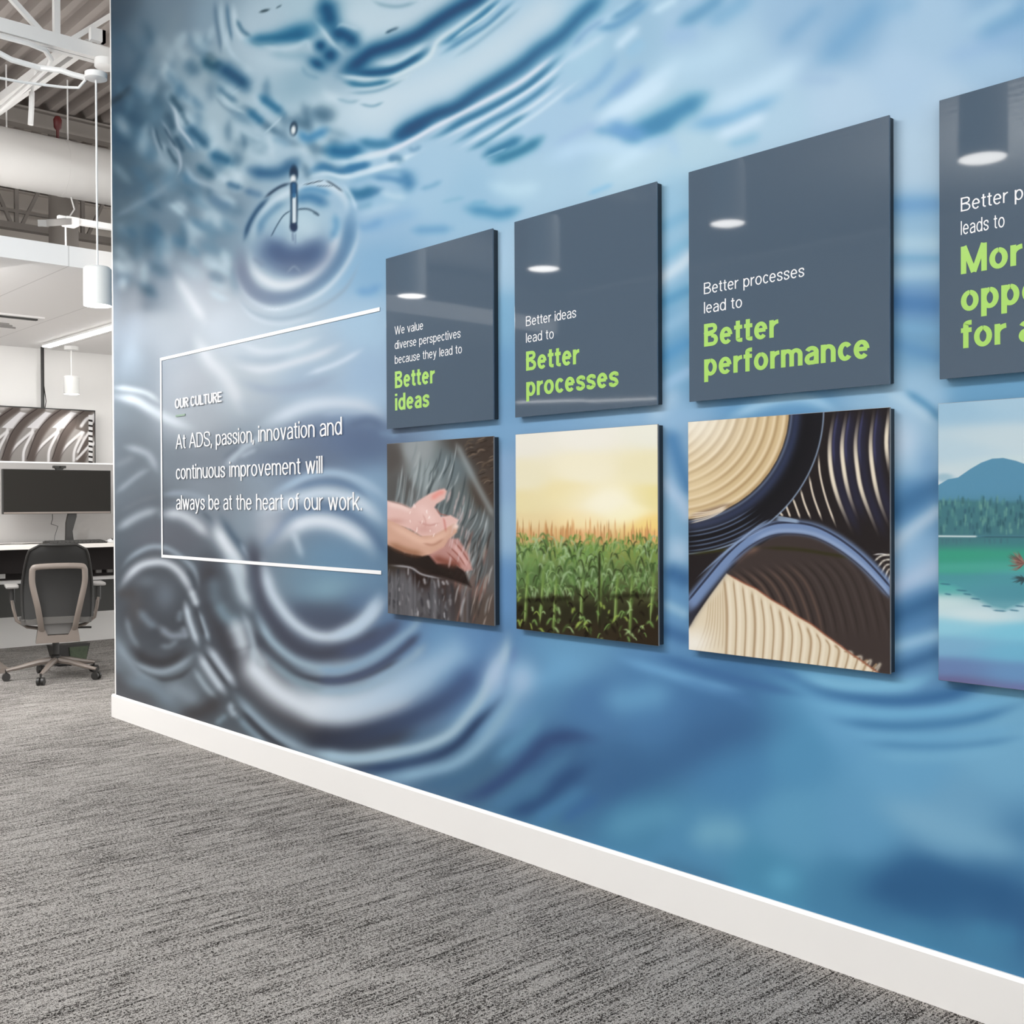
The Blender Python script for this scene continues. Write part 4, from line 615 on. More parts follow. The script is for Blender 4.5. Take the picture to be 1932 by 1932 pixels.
def glyph(c, w, h):
    """(advance width without spacing, [centre lines]) ; w = upright stroke, h = level stroke"""
    x, D = .735, -.27; a = w / 2; b = h / 2; k = w > .15
    o = lambda W_, H_, y0=0: arc(W_ / 2, y0 + H_ / 2, W_ / 2 - a, H_ / 2 - b, 90, 450, 28)
    if c in 'nhu':
        W_ = .62 if k else .56; ry = .30; H_ = x
        if c == 'u': return W_, [[(a, x), (a, ry)] + arc(W_ / 2, ry, W_ / 2 - a, ry - b, 180, 360), [(W_ - a, x), (W_ - a, 0)]]
        return W_, [[(a, 0), (a, x if c == 'n' else 1)], arc(W_ / 2, x - ry, W_ / 2 - a, ry - b, 180, 0) + [(W_ - a, 0)]]
    if c == 'm':
        W_ = .95 if k else .88; m = W_ / 2; r = (m - a) / 2; return W_, [[(a, 0), (a, x)], arc(a + r, x - .28, r, .28 - b, 180, 0) + [(m, 0)], arc(m + r, x - .28, r, .28 - b, 180, 0) + [(W_ - a, 0)]]
    if c == 'r': W_ = .40 if k else .33; return W_, [[(a, 0), (a, x)], arc(W_ + .03, x - .34, W_ + .03 - a, .34 - b, 180, 92)]
    if c == 'i': return w, [[(a, 0), (a, x)], [(a, .86), (a, 1.0)]]
    if c == 'l': return w, [[(a, 0), (a, 1)]]
    if c == 'o': W_ = .66 if k else .60; return W_, [o(W_, x + .02, -.01)]
    if c == 'e':
        W_ = .63 if k else .58; y = .385; return W_, [[(a * .9, y), (W_ - a * .9, y)], arc(W_ / 2, x / 2, W_ / 2 - a, x / 2 + .01 - b, 3, 318, 26)]
    if c == 'c': W_ = .60 if k else .54; return W_ - .05, [arc(W_ / 2, x / 2, W_ / 2 - a, x / 2 + .01 - b, 38, 322, 24)]
    if c in 'bpdq':
        W_ = .64 if k else .58; left = c in 'bp'; y0, y1 = (0, 1) if c in 'bd' else (D, x)
        return W_, [[(a if left else W_ - a, y0), (a if left else W_ - a, y1)], o(W_, x + .02, -.01)]
    if c == 'a':
        W_ = .60 if k else .54; r = W_ - a
        return W_, [[(r, 0), (r, x - .24)] + arc(W_ / 2, x - .24, W_ / 2 - a, .25 - b, 0, 158)[1:], spl([(r, .43), (W_ * .6, .415), (a + .06, .34), (a, .2), (a + .07, b), (W_ * .45, b - .01), (r - .06, .09), (r, .22)])]
    if c == 's':
        W_ = .56 if k else .50
        return W_, [spl([(W_ - a, x * .70), (W_ * .8, x - b - .03), (W_ / 2, x - b + .01), (a + .04, x - b - .05), (a, x * .72), (W_ * .3, x * .56), (W_ * .66, x * .47), (W_ - a, x * .28), (W_ - a - .05, b + .05), (W_ / 2, b - .01), (W_ * .2, b + .03), (a, x * .30)])]
    if c == 't': W_ = .40 if k else .32; s_ = W_ * .46; return W_, [[(s_, .93), (s_, .16)] + arc(s_ + .14, .16, .14, .16 - b, 180, 270, 8)[1:] + [(W_, b)], [(0, x - b), (W_, x - b)]]
    if c == 'f': W_ = .40 if k else .32; s_ = W_ * .46; return W_, [[(s_, 0), (s_, .84)] + arc(s_ + .14, .84, .14, .16 - b, 180, 90, 8)[1:] + [(W_, 1 - b)], [(0, x - b), (W_, x - b)]]
    if c == 'v': W_ = .56; return W_, [[(a * .9, x), (W_ / 2, 0)], [(W_ - a * .9, x), (W_ / 2, 0)]]
    if c == 'y': W_ = .56; return W_, [[(a * .9, x), (W_ / 2 + .01, .03)], [(W_ - a * .9, x), (W_ / 2, 0), (W_ * .36, -.18), (W_ * .24, D + b), (W_ * .08, D + b)]]
    if c == 'w': W_ = .84; return W_, [[(a * .8, x), (W_ * .27, 0)], [(W_ * .27, 0), (W_ / 2, x)], [(W_ / 2, x), (W_ * .73, 0)], [(W_ * .73, 0), (W_ - a * .8, x)]]
    if c == 'k': W_ = .55; return W_, [[(a, 0), (a, 1)], [(W_ - a * 1.2, x), (a, .24)], [(W_ * .36, .44), (W_ - a, 0)]]
    if c == ',': return w, [[(a, .15), (a, 0), (a * .2, -.14)]]
    if c == '.': return w, [[(a, 0), (a, .13)]]
    if c == 'A': W_ = .82; return W_, [[(a * .7, 0), (W_ / 2, 1)], [(W_ - a * .7, 0), (W_ / 2, 1)], [(W_ * .2, .34), (W_ * .8, .34)]]
    if c == 'B': W_ = .72; return W_, [[(a, 0), (a, 1)], [(0, 1 - b), (W_ * .55, 1 - b)] + arc(W_ * .58, .765, W_ * .36 - a, .235 - b, 90, -90, 10) + [(0, .53)], [(0, .53), (W_ * .55, .53)] + arc(W_ * .60, .265, W_ * .40 - a, .265 - b, 90, -90, 10) + [(0, b)]]
    if c == 'W': W_ = 1.12; return W_, [[(a * .8, 1), (W_ * .27, 0)], [(W_ * .27, 0), (W_ / 2, 1)], [(W_ / 2, 1), (W_ * .73, 0)], [(W_ * .73, 0), (W_ - a * .8, 1)]]
    if c == 'M': W_ = .96; return W_, [[(a, 0), (a, 1)], [(W_ - a, 0), (W_ - a, 1)], [(a * 1.1, 1), (W_ / 2, .02)], [(W_ - a * 1.1, 1), (W_ / 2, .02)]]
    if c == 'D': W_ = .78; return W_, [[(a, 0), (a, 1)], [(0, 1 - b), (W_ * .42, 1 - b)] + arc(W_ * .45, .5, W_ * .55 - a, .5 - b, 90, -90, 20) + [(0, b)]]
    if c == 'S': W_ = .74; return W_, [spl([(W_ - a, .70), (W_ * .84, .90), (W_ / 2, 1 - b), (W_ * .18, .91), (a, .74), (W_ * .24, .58), (W_ * .70, .45), (W_ - a, .26), (W_ * .82, .08), (W_ / 2, b), (W_ * .17, .09), (a, .30)])]
    if c == 'O': W_ = .86; return W_, [o(W_, 1.02, -.01)]
    if c == 'C': W_ = .80; return W_, [arc(W_ / 2, .5, W_ / 2 - a, .51 - b, 42, 318, 24)]
    if c == 'U': W_ = .76; return W_, [[(a, 1), (a, .34)] + arc(W_ / 2, .34, W_ / 2 - a, .35 - b, 180, 360) + [(W_ - a, 1)]]
    if c == 'R': W_ = .76; return W_, [[(a, 0), (a, 1)], [(0, 1 - b), (W_ * .55, 1 - b)] + arc(W_ * .58, .735, W_ * .42 - a, .265 - b, 90, -90, 10) + [(0, .47)], [(W_ * .5, .47), (W_ - a * .9, 0)]]
    if c == 'L': W_ = .60; return W_, [[(a, 0), (a, 1)], [(0, b), (W_, b)]]
    if c == 'T': W_ = .70; return W_, [[(W_ / 2, 0), (W_ / 2, 1)], [(0, 1 - b), (W_, 1 - b)]]
    if c == 'E': W_ = .64; return W_, [[(a, 0), (a, 1)], [(0, 1 - b), (W_, 1 - b)], [(0, .51), (W_ * .92, .51)], [(0, b), (W_, b)]]
    return .28, []
def lettering(name, text, u0, z0, cap, m, bold=False, u1=None, y=-.0335, thick=.0, parent=None, w=None, label=None):
    w = w or (.205 if bold else .112); h = w * (.84 if bold else .86); sp_ = .085 if bold else .105
    x = 0; G = []
    for c in text:
        adv, st = glyph(c, w, h); G.append((x, st)); x += adv + sp_
    total = x - sp_; sx = (u1 - u0) / (total * cap) if u1 else 1.
    words = []; cur = []
    for c, g in zip(text, G):
        if c == ' ':
            if cur: words.append(cur); cur = []
        else: cur.append(g)
    words.append(cur); out = []
    for wd in words:
        b = bmesh.new()
        for x0, st in wd:
            for k, p in enumerate(st):
                p = [q for i, q in enumerate(p) if i == 0 or abs(q[0] - p[i - 1][0]) + abs(q[1] - p[i - 1][1]) > 1e-5]; L_ = []; yk = y - thick - .00012 * k
                for i, q in enumerate(p):
                    a_, c_ = p[max(i - 1, 0)], p[min(i + 1, len(p) - 1)]; tx, ty = c_[0] - a_[0], c_[1] - a_[1]; l = math.hypot(tx, ty) or 1; nx, ny = -ty / l, tx / l
                    L_.append((q[0] + nx * w / 2, q[1] + ny * h / 2, q[0] - nx * w / 2, q[1] - ny * h / 2))
                f = lambda X, Z, yy: b.verts.new((u0 + (x0 + X) * cap * sx, yy, z0 + Z * cap))
                F_ = [(f(l[0], l[1], yk), f(l[2], l[3], yk)) for l in L_]; K_ = [(f(l[0], l[1], y), f(l[2], l[3], y)) for l in L_] if thick else None
                for i in range(len(L_) - 1):
                    A, B = F_[i], F_[i + 1]; b.faces.new((A[0], A[1], B[1], B[0]))
                    if thick:
                        E, G_ = K_[i], K_[i + 1]; b.faces.new((A[0], B[0], G_[0], E[0])); b.faces.new((B[1], A[1], E[1], G_[1]))
                if thick: b.faces.new((F_[0][1], F_[0][0], K_[0][0], K_[0][1])); b.faces.new((F_[-1][0], F_[-1][1], K_[-1][1], K_[-1][0]))
        me = bpy.data.meshes.new(name)
        if parent is not None: b.transform(parent.matrix_world.inverted())
        b.to_mesh(me); b.free(); me.materials.append(m); o = bpy.data.objects.new(name, me); COL.objects.link(o); out.append(o)
        if parent is not None: o.parent = parent
        if label: o['label'] = label
    return out

# the framed paragraph on the wall
sign = thing('wall_sign', (-4.86, -.002, 1.0), 'white lettered paragraph in an open white line frame on the mural', 'sign')
SY = -.0035
MB().box(-5.945, -3.813, SY - .002, SY, 2.111, 2.127).box(-5.945, -5.929, SY - .002, SY, 1.016, 2.111).box(-5.945, -3.813, SY - .002, SY, 1.0, 1.016).build('border_line', M['white_letter'], sign)
lettering('heading_word', 'OUR CULTURE', -5.752, 1.828, .053, M['white_letter'], True, -5.214, SY, .006, sign, .17, label='raised white capital letters')
MB().box(-5.752, -5.638, SY - .002, SY, 1.783, 1.793).build('underline', M['sage'], sign)['label'] = 'short sage green dash'
for t, z, u1 in (('At ADS, passion, innovation and', 1.605, -4.104), ('continuous improvement will', 1.438, -4.263), ('always be at the heart of our work.', 1.271, -3.951)):
    lettering('text_word', t, -5.750, z, .079, M['white_letter'], False, u1, SY, .003, sign, .098)

# ---------------------------------------------------------------- boards on the wall
BY = -.03
def board(name, u0, u1, z0, z1, label, cat, group, front):
    t = thing(name, ((u0 + u1) / 2, 0, z0), label, cat, group)
    MB().box(u0, u1, BY, BY + .006, z0, z1, .0008).build('board', front, t)
    MB().box(u0 + .003, u1 - .003, BY + .006, -.002, z0 + .003, z1 - .003).build('board_core', M['backer'], t)
    return t
CAPH, HEADH = .0345, .0685
slates = [
 (-3.732, -3.060, 'slate grey glossy board reading Better ideas', [('We value', 1.991, -3.481), ('diverse perspectives', 1.932, -3.248), ('because they lead to', 1.872, -3.240)], [('Better', 1.772, -3.409), ('ideas', 1.681, -3.444)], -3.672),
 (-2.941, -2.273, 'slate grey glossy board reading Better processes in green', [('Better ideas', 1.930, -2.630), ('lead to', 1.871, -2.739)], [('Better', 1.771, -2.617), ('processes', 1.680, -2.437)], -2.881),
 (-2.145, -1.479, 'slate grey glossy board reading Better performance in green', [('Better processes', 1.930, -1.736), ('lead to', 1.872, -1.947)], [('Better', 1.771, -1.823), ('performance', 1.682, -1.536)], -2.087),
 (-1.342, -.672, 'slate grey glossy board cut by the right picture edge, reading More opportunities', [('Better performance', 2.021, None), ('leads to', 1.963, -1.177)], [('More', 1.865, None), ('opportunities', 1.772, None), ('for all', 1.680, None)], -1.286)]
for u0, u1, lab, caps, heads, ul in slates:
    t = board('text_board', u0, u1, 1.608, 2.313, lab, 'board', 'slate text boards in the upper row', M['slate'])
    for s_, z, e_ in caps: lettering('caption_word', s_, ul, z, CAPH, M['vinyl_white'], False, e_, BY - .0006, 0, t, label='white caption lettering')
    for s_, z, e_ in heads: lettering('headline_word', s_, ul, z, HEADH, M['lime'], True, e_, BY - .0006, 0, t, label='lime green headline lettering')
pics = [
 (-3.731, -3.060, 'photo board of two cupped hands under a waterfall', paint_hands, 21),
 (-2.939, -2.271, 'photo board of a green corn field under a pale yellow sky', paint_corn, 22),
 (-2.150, -1.478, 'photo board of large ribbed black and cream pipes', paint_pipes, 23),
 (-1.346, -.674, 'photo board of a blue mountain lake, at the right picture edge', paint_lake, 24)]
for u0, u1, lab, fn, seed in pics:
    t = board('photo_board', u0, u1, .844, 1.547, lab, 'picture', 'photo boards in the lower row', M['board_edge'])
    w = u1 - u0
    printed('photo_print', even(HB, u0 + .001, u1 - .001, 1.1), np.linspace(.845, 1.546, 520), HB, lambda P: fn(P, random.Random(seed)), M['photo'],
            lambda u, z: np.stack([u - (u0 + u1) / 2, 0 * u + BY - .0008, z - .844], 1), t, .86)
# ---------------------------------------------------------------- pendant lamps
def pendant(loc, dia, hgt, zceil, label, shade, group=None):
    """loc = centre of the lamp's lower rim"""
    r = dia / 2; x, y, z = loc
    t = thing('pendant_lamp', (x, y, z), label, 'lamp', group)
    MB().lathe((x, y, z), [(r * .93, .012), (r, 0), (r, hgt - .012), (r - .012, hgt), (.006, hgt)]).build('shade', shade, t, True)
    MB().lathe((x, y, z), [(r * .92, .003), (r * .92, .009)]).build('lens', M['lens'], t)
    MB().tube([(x, y, z + hgt), (x, y, zceil - .02)], .006, 8).build('cord', M['steel'], t)
    MB().lathe((x, y, zceil), [(.05, -.04), (.062, -.034), (.062, -.002), (.02, 0)]).build('canopy', M['steel'], t, True)
    d = bpy.data.lights.new('bulb', 'SPOT'); d.energy = 14; d.spot_size = 1.9; d.spot_blend = .6; d.shadow_soft_size = r * .8; d.color = (1, .96, .9)
    o = bpy.data.objects.new('bulb', d); COL.objects.link(o); o.parent = t; o.location = (0, 0, -.012)
    return t
pendant((-6.347, -.1985, 2.453), .156, .225, 3.80, 'white pendant lamp hanging beside the end of the mural wall', M['lamp_white'])
pendant((-10.15, 1.06, 2.31), .135, .165, 2.748, 'small white pendant lamp below the white ceiling by the back wall', M['lamp_white'])
g = 'pendant lamps in front of the boards'
pendant((-5.64, -1.60, 2.62), .185, .30, 4.57, 'grey pendant lamp mirrored in the board reading Better ideas', M['lamp_grey'], g)
pendant((-4.60, -1.77, 2.65), .185, .30, 4.57, 'grey pendant lamp mirrored in the board reading Better processes', M['lamp_grey'], g)
pendant((-3.58, -2.15, 2.78), .185, .33, 4.57, 'grey pendant lamp mirrored in the board reading Better performance', M['lamp_grey'], g)
pendant((-1.98, -1.66, 2.65), .185, .33, 4.57, 'grey pendant lamp mirrored in the board at the right picture edge', M['lamp_grey'], g)

def strip_light(p, q, z, w, label, group=None, lens='tube_lens'):
    p, q = Vector((*p, z)), Vector((*q, z)); t = thing('linear_light', tuple((p + q) / 2), label, 'light', group)
    MB().bar(p + Vector((0, 0, .014)), q + Vector((0, 0, .014)), w + .012, .02).build('housing', M['steel'], t)
    MB().bar(p, q, w, .010).build('diffuser', M[lens], t); return t
strip_light((-10.15, .838), (-7.9, .870), 2.722, .07, 'bright linear light under the white ceiling above the desks')
strip_light((-8.8, -.78), (-6.9, -.78), 2.722, .16, 'linear light added left of the view to widen the mural glare', 'linear lights left of the view', 'tube_lens_dim')
strip_light((-8.8, -1.30), (-6.9, -1.30), 2.722, .16, 'linear light added left of the view to widen the mural glare', 'linear lights left of the view', 'tube_lens_dim')  # extra strip added to widen the glare on the mural
strip_light((-10.67, -7.103), (-9.893, -7.585), 2.62, .05, 'linear light mirrored in the board reading Better processes', 'mirrored linear lights')
strip_light((-9.978, -7.714), (-9.156, -8.141), 2.62, .05, 'linear light mirrored in the board reading Better processes', 'mirrored linear lights')

# ---------------------------------------------------------------- roof steel, duct and services above the desks
JX, JZ = -6.79, 4.052                                             # joist line and underside
t = thing('roof_joist', (JX, 0, JZ), 'white open web roof joist running across the top of the gap', 'roof joist')
for nm, z in (('bottom_chord', JZ), ('top_chord', 4.49)): MB().box(JX - .052, JX - .005, -5, 2.0, z, z + .082).box(JX + .005, JX + .052, -5, 2.0, z, z + .082).build(nm, M['steel'], t)
for k in range(-4, 3):
    y0 = -.262 + k * 1.21
    for y1, w in ((y0 - .55, .030), (y0, .036), (y0 + .53, .030)): MB().bar((JX, y0 + (0 if y1 == y0 else math.copysign(.05, y1 - y0)), JZ + .05), (JX, y1, 4.53), w, w).build('web', M['steel'], t)
t = thing('roof_bridging', (-8.0, -.1, 4.16), 'white double angle crossing under the roof joist', 'roof bridging')
for s_ in (-1, 1): MB().bar((-9.9, -.17 + s_ * .035, 4.165), (JX - .06, -.075 + s_ * .035, 4.165), .036, .060).build('angle', M['steel'], t)
MB().box(JX + .005, JX + .10, -.02, .0, 4.135, 4.21).box(JX + .06, JX + .10, -.09, .0, 4.135, 4.21).build('end_clip', M['steel'], t)
t = tag(MB().tube([(-7.45, -.185, 4.0), (-7.45, -.188, 3.90), (-7.45, -.195, 3.785)], .018, 8).tube([(-7.45, -.185, 4.0), (-7.45, -.16, 4.14)], .010, 8).build('hanger_strap', M['steel'], None, True), 'white vertical strap dropping from the double angle', 'hanger')
t = thing('air_duct', (-8.6, 0, 3.89), 'large round white air duct above the desk ceiling', 'duct')
d = MB(); d.tube([(-8.6, -5, 3.888), (-8.6, 4.5, 3.888)], .213, 40); d.build('pipe', M['duct'], t, True)
for yy in (-3.2, -1.4, .435, 2.2): MB().tube([(-8.6, yy - .02, 3.888), (-8.6, yy + .02, 3.888)], .2155, 40).build('joint_band', M['duct'], t, True)
for yy in (.02, .47, -1.4): MB().tube([(-8.6, yy, 4.09), (-8.6, yy, 4.58)], .006, 6).build('hanger_rod', M['steel'], t)
for yy, zz in ((.47, 0),): MB().tube([(-8.6, .49, 3.68), (-8.45, .46, 3.55), (-8.2, .33, 3.42), (-7.75, .24, 3.27)], .006, 6).build('flexible_cable', M['steel'], t)
tag(MB().box(-9.46, -9.34, -5, 4, 4.41, 4.43).box(-9.405, -9.395, -5, 4, 4.41, 4.56).box(-9.46, -9.34, -5, 4, 4.545, 4.562).build('roof_beam', M['dark_steel']), 'grey roof beam behind the top of the white duct', 'roof beam')
tag(MB().box(-11.96, -11.84, -5, 5, 4.36, 4.38).box(-11.905, -11.895, -5, 5, 4.36, 4.54).box(-11.96, -11.84, -5, 5, 4.53, 4.545).build('roof_beam', M['far_wall']), 'pale roof beam against the far beige wall', 'roof beam')
t = thing('roof_joist', (-10.8, 0, 3.9), 'dark grey roof joist below the white duct', 'roof joist')
MB().box(-10.85, -10.75, -4, 4.5, 3.885, 3.945).build('bottom_chord', M['dark_steel'], t)
MB().box(-10.85, -10.75, -4, 4.5, 4.49, 4.55).build('top_chord', M['dark_steel'], t)
MB().box(-10.815, -10.785, -4, 4.5, 4.045, 4.075).build('middle_rail', M['dark_steel'], t)
for k in range(-3, 4):
    y0 = .80 + k * .62; MB().bar((-10.8, y0, 3.92), (-10.8, y0, 4.52), .035, .035).build('web', M['dark_steel'], t)
    MB().bar((-10.8, y0 + .04, 3.92), (-10.8, y0 + .31, 4.52), .035, .03).build('web', M['dark_steel'], t); MB().bar((-10.8, y0 + .58, 3.92), (-10.8, y0 + .31, 4.52), .035, .03).build('web', M['dark_steel'], t)
tag(MB().lathe((-9.8, .872, 2.872), [(.122, 0), (.122, 1.66)]).build('vent_pipe', M['dark_steel'], None, True), 'dark grey vertical pipe standing above the white ceiling', 'pipe')
t = thing('cable_tray', (-7.6, .1, 3.2), 'white strut channel crossing below the duct with a grey branch', 'cable tray')
MB().box(-7.62, -7.58, .03, .9, 3.222, 3.262).build('channel', M['steel'], t)
MB().bar((-7.6, .105, 3.235), (-6.95, -.30, 3.03), .05, .04).build('branch', M['grey_pad'], t)
MB().tube([(-7.6, .08, 3.24), (-7.6, .085, 2.875)], .006, 6).build('hanger_rod', M['steel'], t)
MB().box(-7.65, -7.55, .07, .16, 3.20, 3.26, .01).build('junction_box', M['steel'], t)
tag(MB().lathe((-8.7, .43, 4.085), [(.012, 0), (.012, .12), (.028, .14), (.032, .2), (.02, .225)]).build('sprinkler', M['red'], None, True), 'dark red sprinkler head above the duct', 'sprinkler')
g = 'conduits under the roof joist'
tag(MB().tube([(-6.75, -3, 4.03), (-6.75, -.44, 4.03), (-6.76, -.34, 4.02), (-6.82, -.285, 4.0), (-6.95, -.26, 3.99), (-8.2, -.235, 3.99)], .017, 8).build('conduit', M['steel'], None, True), 'white conduit along the joist that bends back at the double angle', 'conduit', g)
tag(MB().tube([(-6.55, -2, 3.93), (-6.55, -.72, 3.865), (-6.55, -.60, 3.83), (-6.55, -.44, 3.825), (-6.47, -.35, 3.81), (-6.435, -.29, 3.79), (-6.412, -.232, 3.782)], .017, 8).build('conduit', M['steel'], None, True), 'white conduit sagging from the left to the lamp canopy', 'conduit', g)
tag(MB().tube([(-6.5, -2, 3.78), (-6.5, -.68, 3.692), (-6.5, -.55, 3.70), (-6.5, -.33, 3.728), (-6.45, -.26, 3.728), (-6.405, -.236, 3.768)], .008, 8).build('cable', M['steel'], None, True), 'thin white cable running left from the lamp canopy', 'cable')
tag(MB().lathe((-6.74, .015, 3.995), [(.05, 0), (.064, .01), (.064, .055)]).build('junction_box', M['steel'], None, True), 'round white junction box under the joist by the wall edge', 'junction box')

# ---------------------------------------------------------------- under the white ceiling: vent, screen, desks
t = thing('air_vent', (-9.02, .03, 2.74), 'square ceiling air vent at the left picture edge', 'vent')
MB().box(-9.32, -8.72, -.27, .33, 2.736, 2.75).build('frame', M['soffit'], t)
for k in range(3): MB().box(-9.28 + .08 * k, -9.27 + .08 * k, -.23 + .05 * k, .29 - .05 * k, 2.722, 2.738).build('louvre', M['grey_pad'], t)
MB().box(-8.80, -8.76, -.23, .29, 2.725, 2.737).build('slot', M['dark_panel'], t)
t = thing('television', (-10.35, .6, 1.35), 'ceiling hung television showing black and white ribbed drums', 'television')
MB().box(-10.40, -10.335, -.20, 1.35, 1.33, 2.19, .004).build('case', M['black'], t)
printed('screen', np.linspace(-.19, 1.338, 520), np.linspace(1.345, 2.178, 300), HT, lambda P: paint_screen(P, random.Random(9)), M['tv'], lambda u, z: np.stack([0 * u + .0165, u - .6, z - 1.35], 1), t, .72)
MB().tube([(-10.38, .882, 2.10), (-10.38, .882, 2.748)], .016, 10).build('ceiling_pole', M['black'], t)
MB().tube([(-10.36, .895, 2.19), (-10.36, .905, 2.25), (-10.37, .89, 2.4)], .004, 6).build('cable', M['black'], t)

t = thing('desk_divider', (-9.66, .6, 0), 'pale grey fabric divider screen behind the desk', 'divider')
MB().box(-9.70, -9.65, -1.4, 2.2, .95, 1.662, .004).build('fabric_screen', M['screen_fabric'], t)
MB().box(-9.705, -9.645, -1.4, 2.2, 1.655, 1.668).build('top_rail', M['trim'], t)
MB().box(-9.69, -9.655, -1.4, 2.2, .36, .635).build('lower_panel', M['dark_panel'], t)
MB().box(-9.70, -9.64, -1.4, 2.2, .64, .665).build('rail', M['trim'], t)
MB().box(-9.69, -9.66, -1.4, 2.2, .67, .95).build('infill_panel', M['void_panel'], t)
for yy in (-1.37, 2.17): MB().box(-9.70, -9.65, yy - .03, yy + .03, 0, 1.02).build('post', M['dark_panel'], t)
for y0, y1 in ((.0, .30),): MB().box(-9.64, -9.60, y0, y1, .69, .73, .004).build('power_box', M['trim'], t)
for yy in (1.06, 1.16): MB().box(-9.64, -9.61, yy, yy + .05, .70, .735, .004).build('power_socket', M['grey_pad'], t)
t = thing('desk', (-9.25, .6, 0), 'pale topped desk with dark modesty panel behind the office chair', 'desk')
MB().box(-9.62, -8.90, -.55, 1.75, .953, .985, .003).build('desktop', M['desk_top'], t)
MB().box(-9.42, -9.40, -.5, 1.7, .74, .945).build('modesty_panel', M['void_panel'], t)
for yy in (.08, 1.62):
    MB().box(-9.34, -9.24, yy - .03, yy + .03, .06, .95).build('leg', M['black'], t)
    MB().prism([(-9.58, .0), (-8.95, .0), (-8.95, .035), (-9.24, .075), (-9.34, .075), (-9.58, .05)], 'y', yy - .035, yy + .035).build('foot', M['taupe'], t)
ctl = MB().tube([(-9.35, 1.22, .71), (-9.2, 1.19, .50), (-9.1, 1.16, .36), (-9.0, 1.18, .12)], .008, 6).build('power_cable', M['black'], t)

t = thing('monitor', (-9.3, .63, .985), 'wide dark monitor on a black stand on the desk', 'monitor')
MB().box(-9.33, -9.295, .188, 1.07, 1.226, 1.592, .004).build('case', M['black'], t)
MB().box(-9.296, -9.293, .195, 1.063, 1.245, 1.586).build('screen', M['screen_off'], t)
MB().box(-9.295, -9.292, .195, 1.063, 1.229, 1.243).build('chin', M['taupe'], t)
MB().prism([(.70, .99), (.765, .99), (.755, 1.08), (.79, 1.20), (.79, 1.26), (.73, 1.26), (.705, 1.15)], 'x', -9.36, -9.33).build('stand_arm', M['plastic'], t)
MB().box(-9.46, -9.26, .62, .85, .985, .997, .003).build('stand_foot', M['plastic'], t)
t2 = thing('webcam', (-9.30, .64, 1.592), 'black webcam perched on top of the monitor', 'webcam')
MB().prism([(.615, 1.592), (.665, 1.592), (.675, 1.604), (.605, 1.604)], 'x', -9.325, -9.295).build('clip', M['black'], t2)
MB().box(-9.33, -9.285, .59, .69, 1.604, 1.626, .004).build('camera_body', M['black'], t2)
MB().tube([(-9.285, .64, 1.615), (-9.282, .64, 1.615)], .008, 12).build('lens', M['screen_off'], t2)
t = thing('keyboard', (-9.0, .72, .985), 'dark keyboard on the desk below the monitor', 'keyboard')
MB().prism([(-9.10, .986), (-8.96, .986), (-8.96, .996), (-9.10, 1.008)], 'y', .43, .90).build('base', M['black'], t)
kb = MB()
for r_ in range(5):
    for c_ in range(14): kb.box(-9.088 + r_ * .025, -9.069 + r_ * .025, .44 + c_ * .0325, .467 + c_ * .0325, 1.0 - r_ * .0022, 1.013 - r_ * .0022)
kb.build('keys', M['key'], t)
t = thing('mouse', (-9.03, .96, .985), 'silver mouse on the desk right of the keyboard', 'mouse')
ms = MB(); ms.lathe((-9.03, .96, .986), [(.032, 0), (.034, .008), (.028, .022), (.012, .031)], 20); ms.build('shell', M['mouse'], t, True)
MB().box(-9.035, -9.0, .957, .963, 1.006, 1.02).build('wheel', M['black'], t)
tag(MB().tube([(-9.1, .47, .992), (-9.14, .36, .991), (-9.10, .28, .991), (-9.16, .2, .991), (-9.12, .12, .991), (-9.18, .06, .991)], .004, 6).build('cable', M['black']), 'thin dark cable curling left of the keyboard', 'cable')
tag(MB().tube([(-9.36, .60, 1.222), (-9.40, .615, 1.18), (-9.45, .62, 1.14), (-9.46, .68, 1.12), (-9.46, .655, 1.04), (-9.45, .645, .992)], .003, 6).build('cable', M['black']), 'thin cable hanging behind the monitor', 'cable')

# ---------------------------------------------------------------- office chair (built facing -X about its own base, then turned)
C0 = (-8.42, .285, 0)
t = thing('office_chair', C0, 'black mesh back office chair with taupe frame at the desk', 'chair')
t.rotation_euler = (0, 0, math.radians(-15)); 
def rot5(k, r, z, off=0): a = math.radians(72 * k + off); return (r * math.cos(a), r * math.sin(a), z)
OFF = 50
for k in range(5):
    a = math.radians(72 * k + OFF); ux, uy = math.cos(a), math.sin(a); sg = MB()
    P_ = [(ux * r, uy * r, z) for r, z in ((.03, .135), (.12, .125), (.25, .095), (.34, .078))]
    sg.tube(P_, [.026, .022, .017, .012], 8); sp_o = sg.build('base_spoke', M['taupe'], t, True, True)
    cs = MB(); cs.lathe((ux * .34, uy * .34, 0), [(.008, .045), (.008, .085)], 10)
    px, py = -uy, ux; co = cs.build('caster', M['plastic'], t, True, True)
    for s_ in (-1, 1):
        wh = MB(); c_ = Vector((ux * .34 + px * .016 * s_, uy * .34 + py * .016 * s_, .029)); wh.tube([c_ - Vector((px, py, 0)) * .009, c_ + Vector((px, py, 0)) * .009], .029, 16); wh.build('wheel', M['plastic'], co, False, True)
MB().lathe((0, 0, 0), [(.034, .10), (.036, .17), (.024, .18), (.024, .36)]).build('gas_column', M['plastic'], t, True, True)
MB().box(-.16, .14, -.11, .11, .355, .405, .02).build('mechanism', M['plastic'], t, False, True)
MB().tube([(.02, .10, .375), (.02, .22, .372), (.02, .25, .37)], .008, 8).build('tilt_lever', M['plastic'], t, True, True)
se = MB(); n_ = 12; rows = []                                     # seat cushion, waterfall front edge
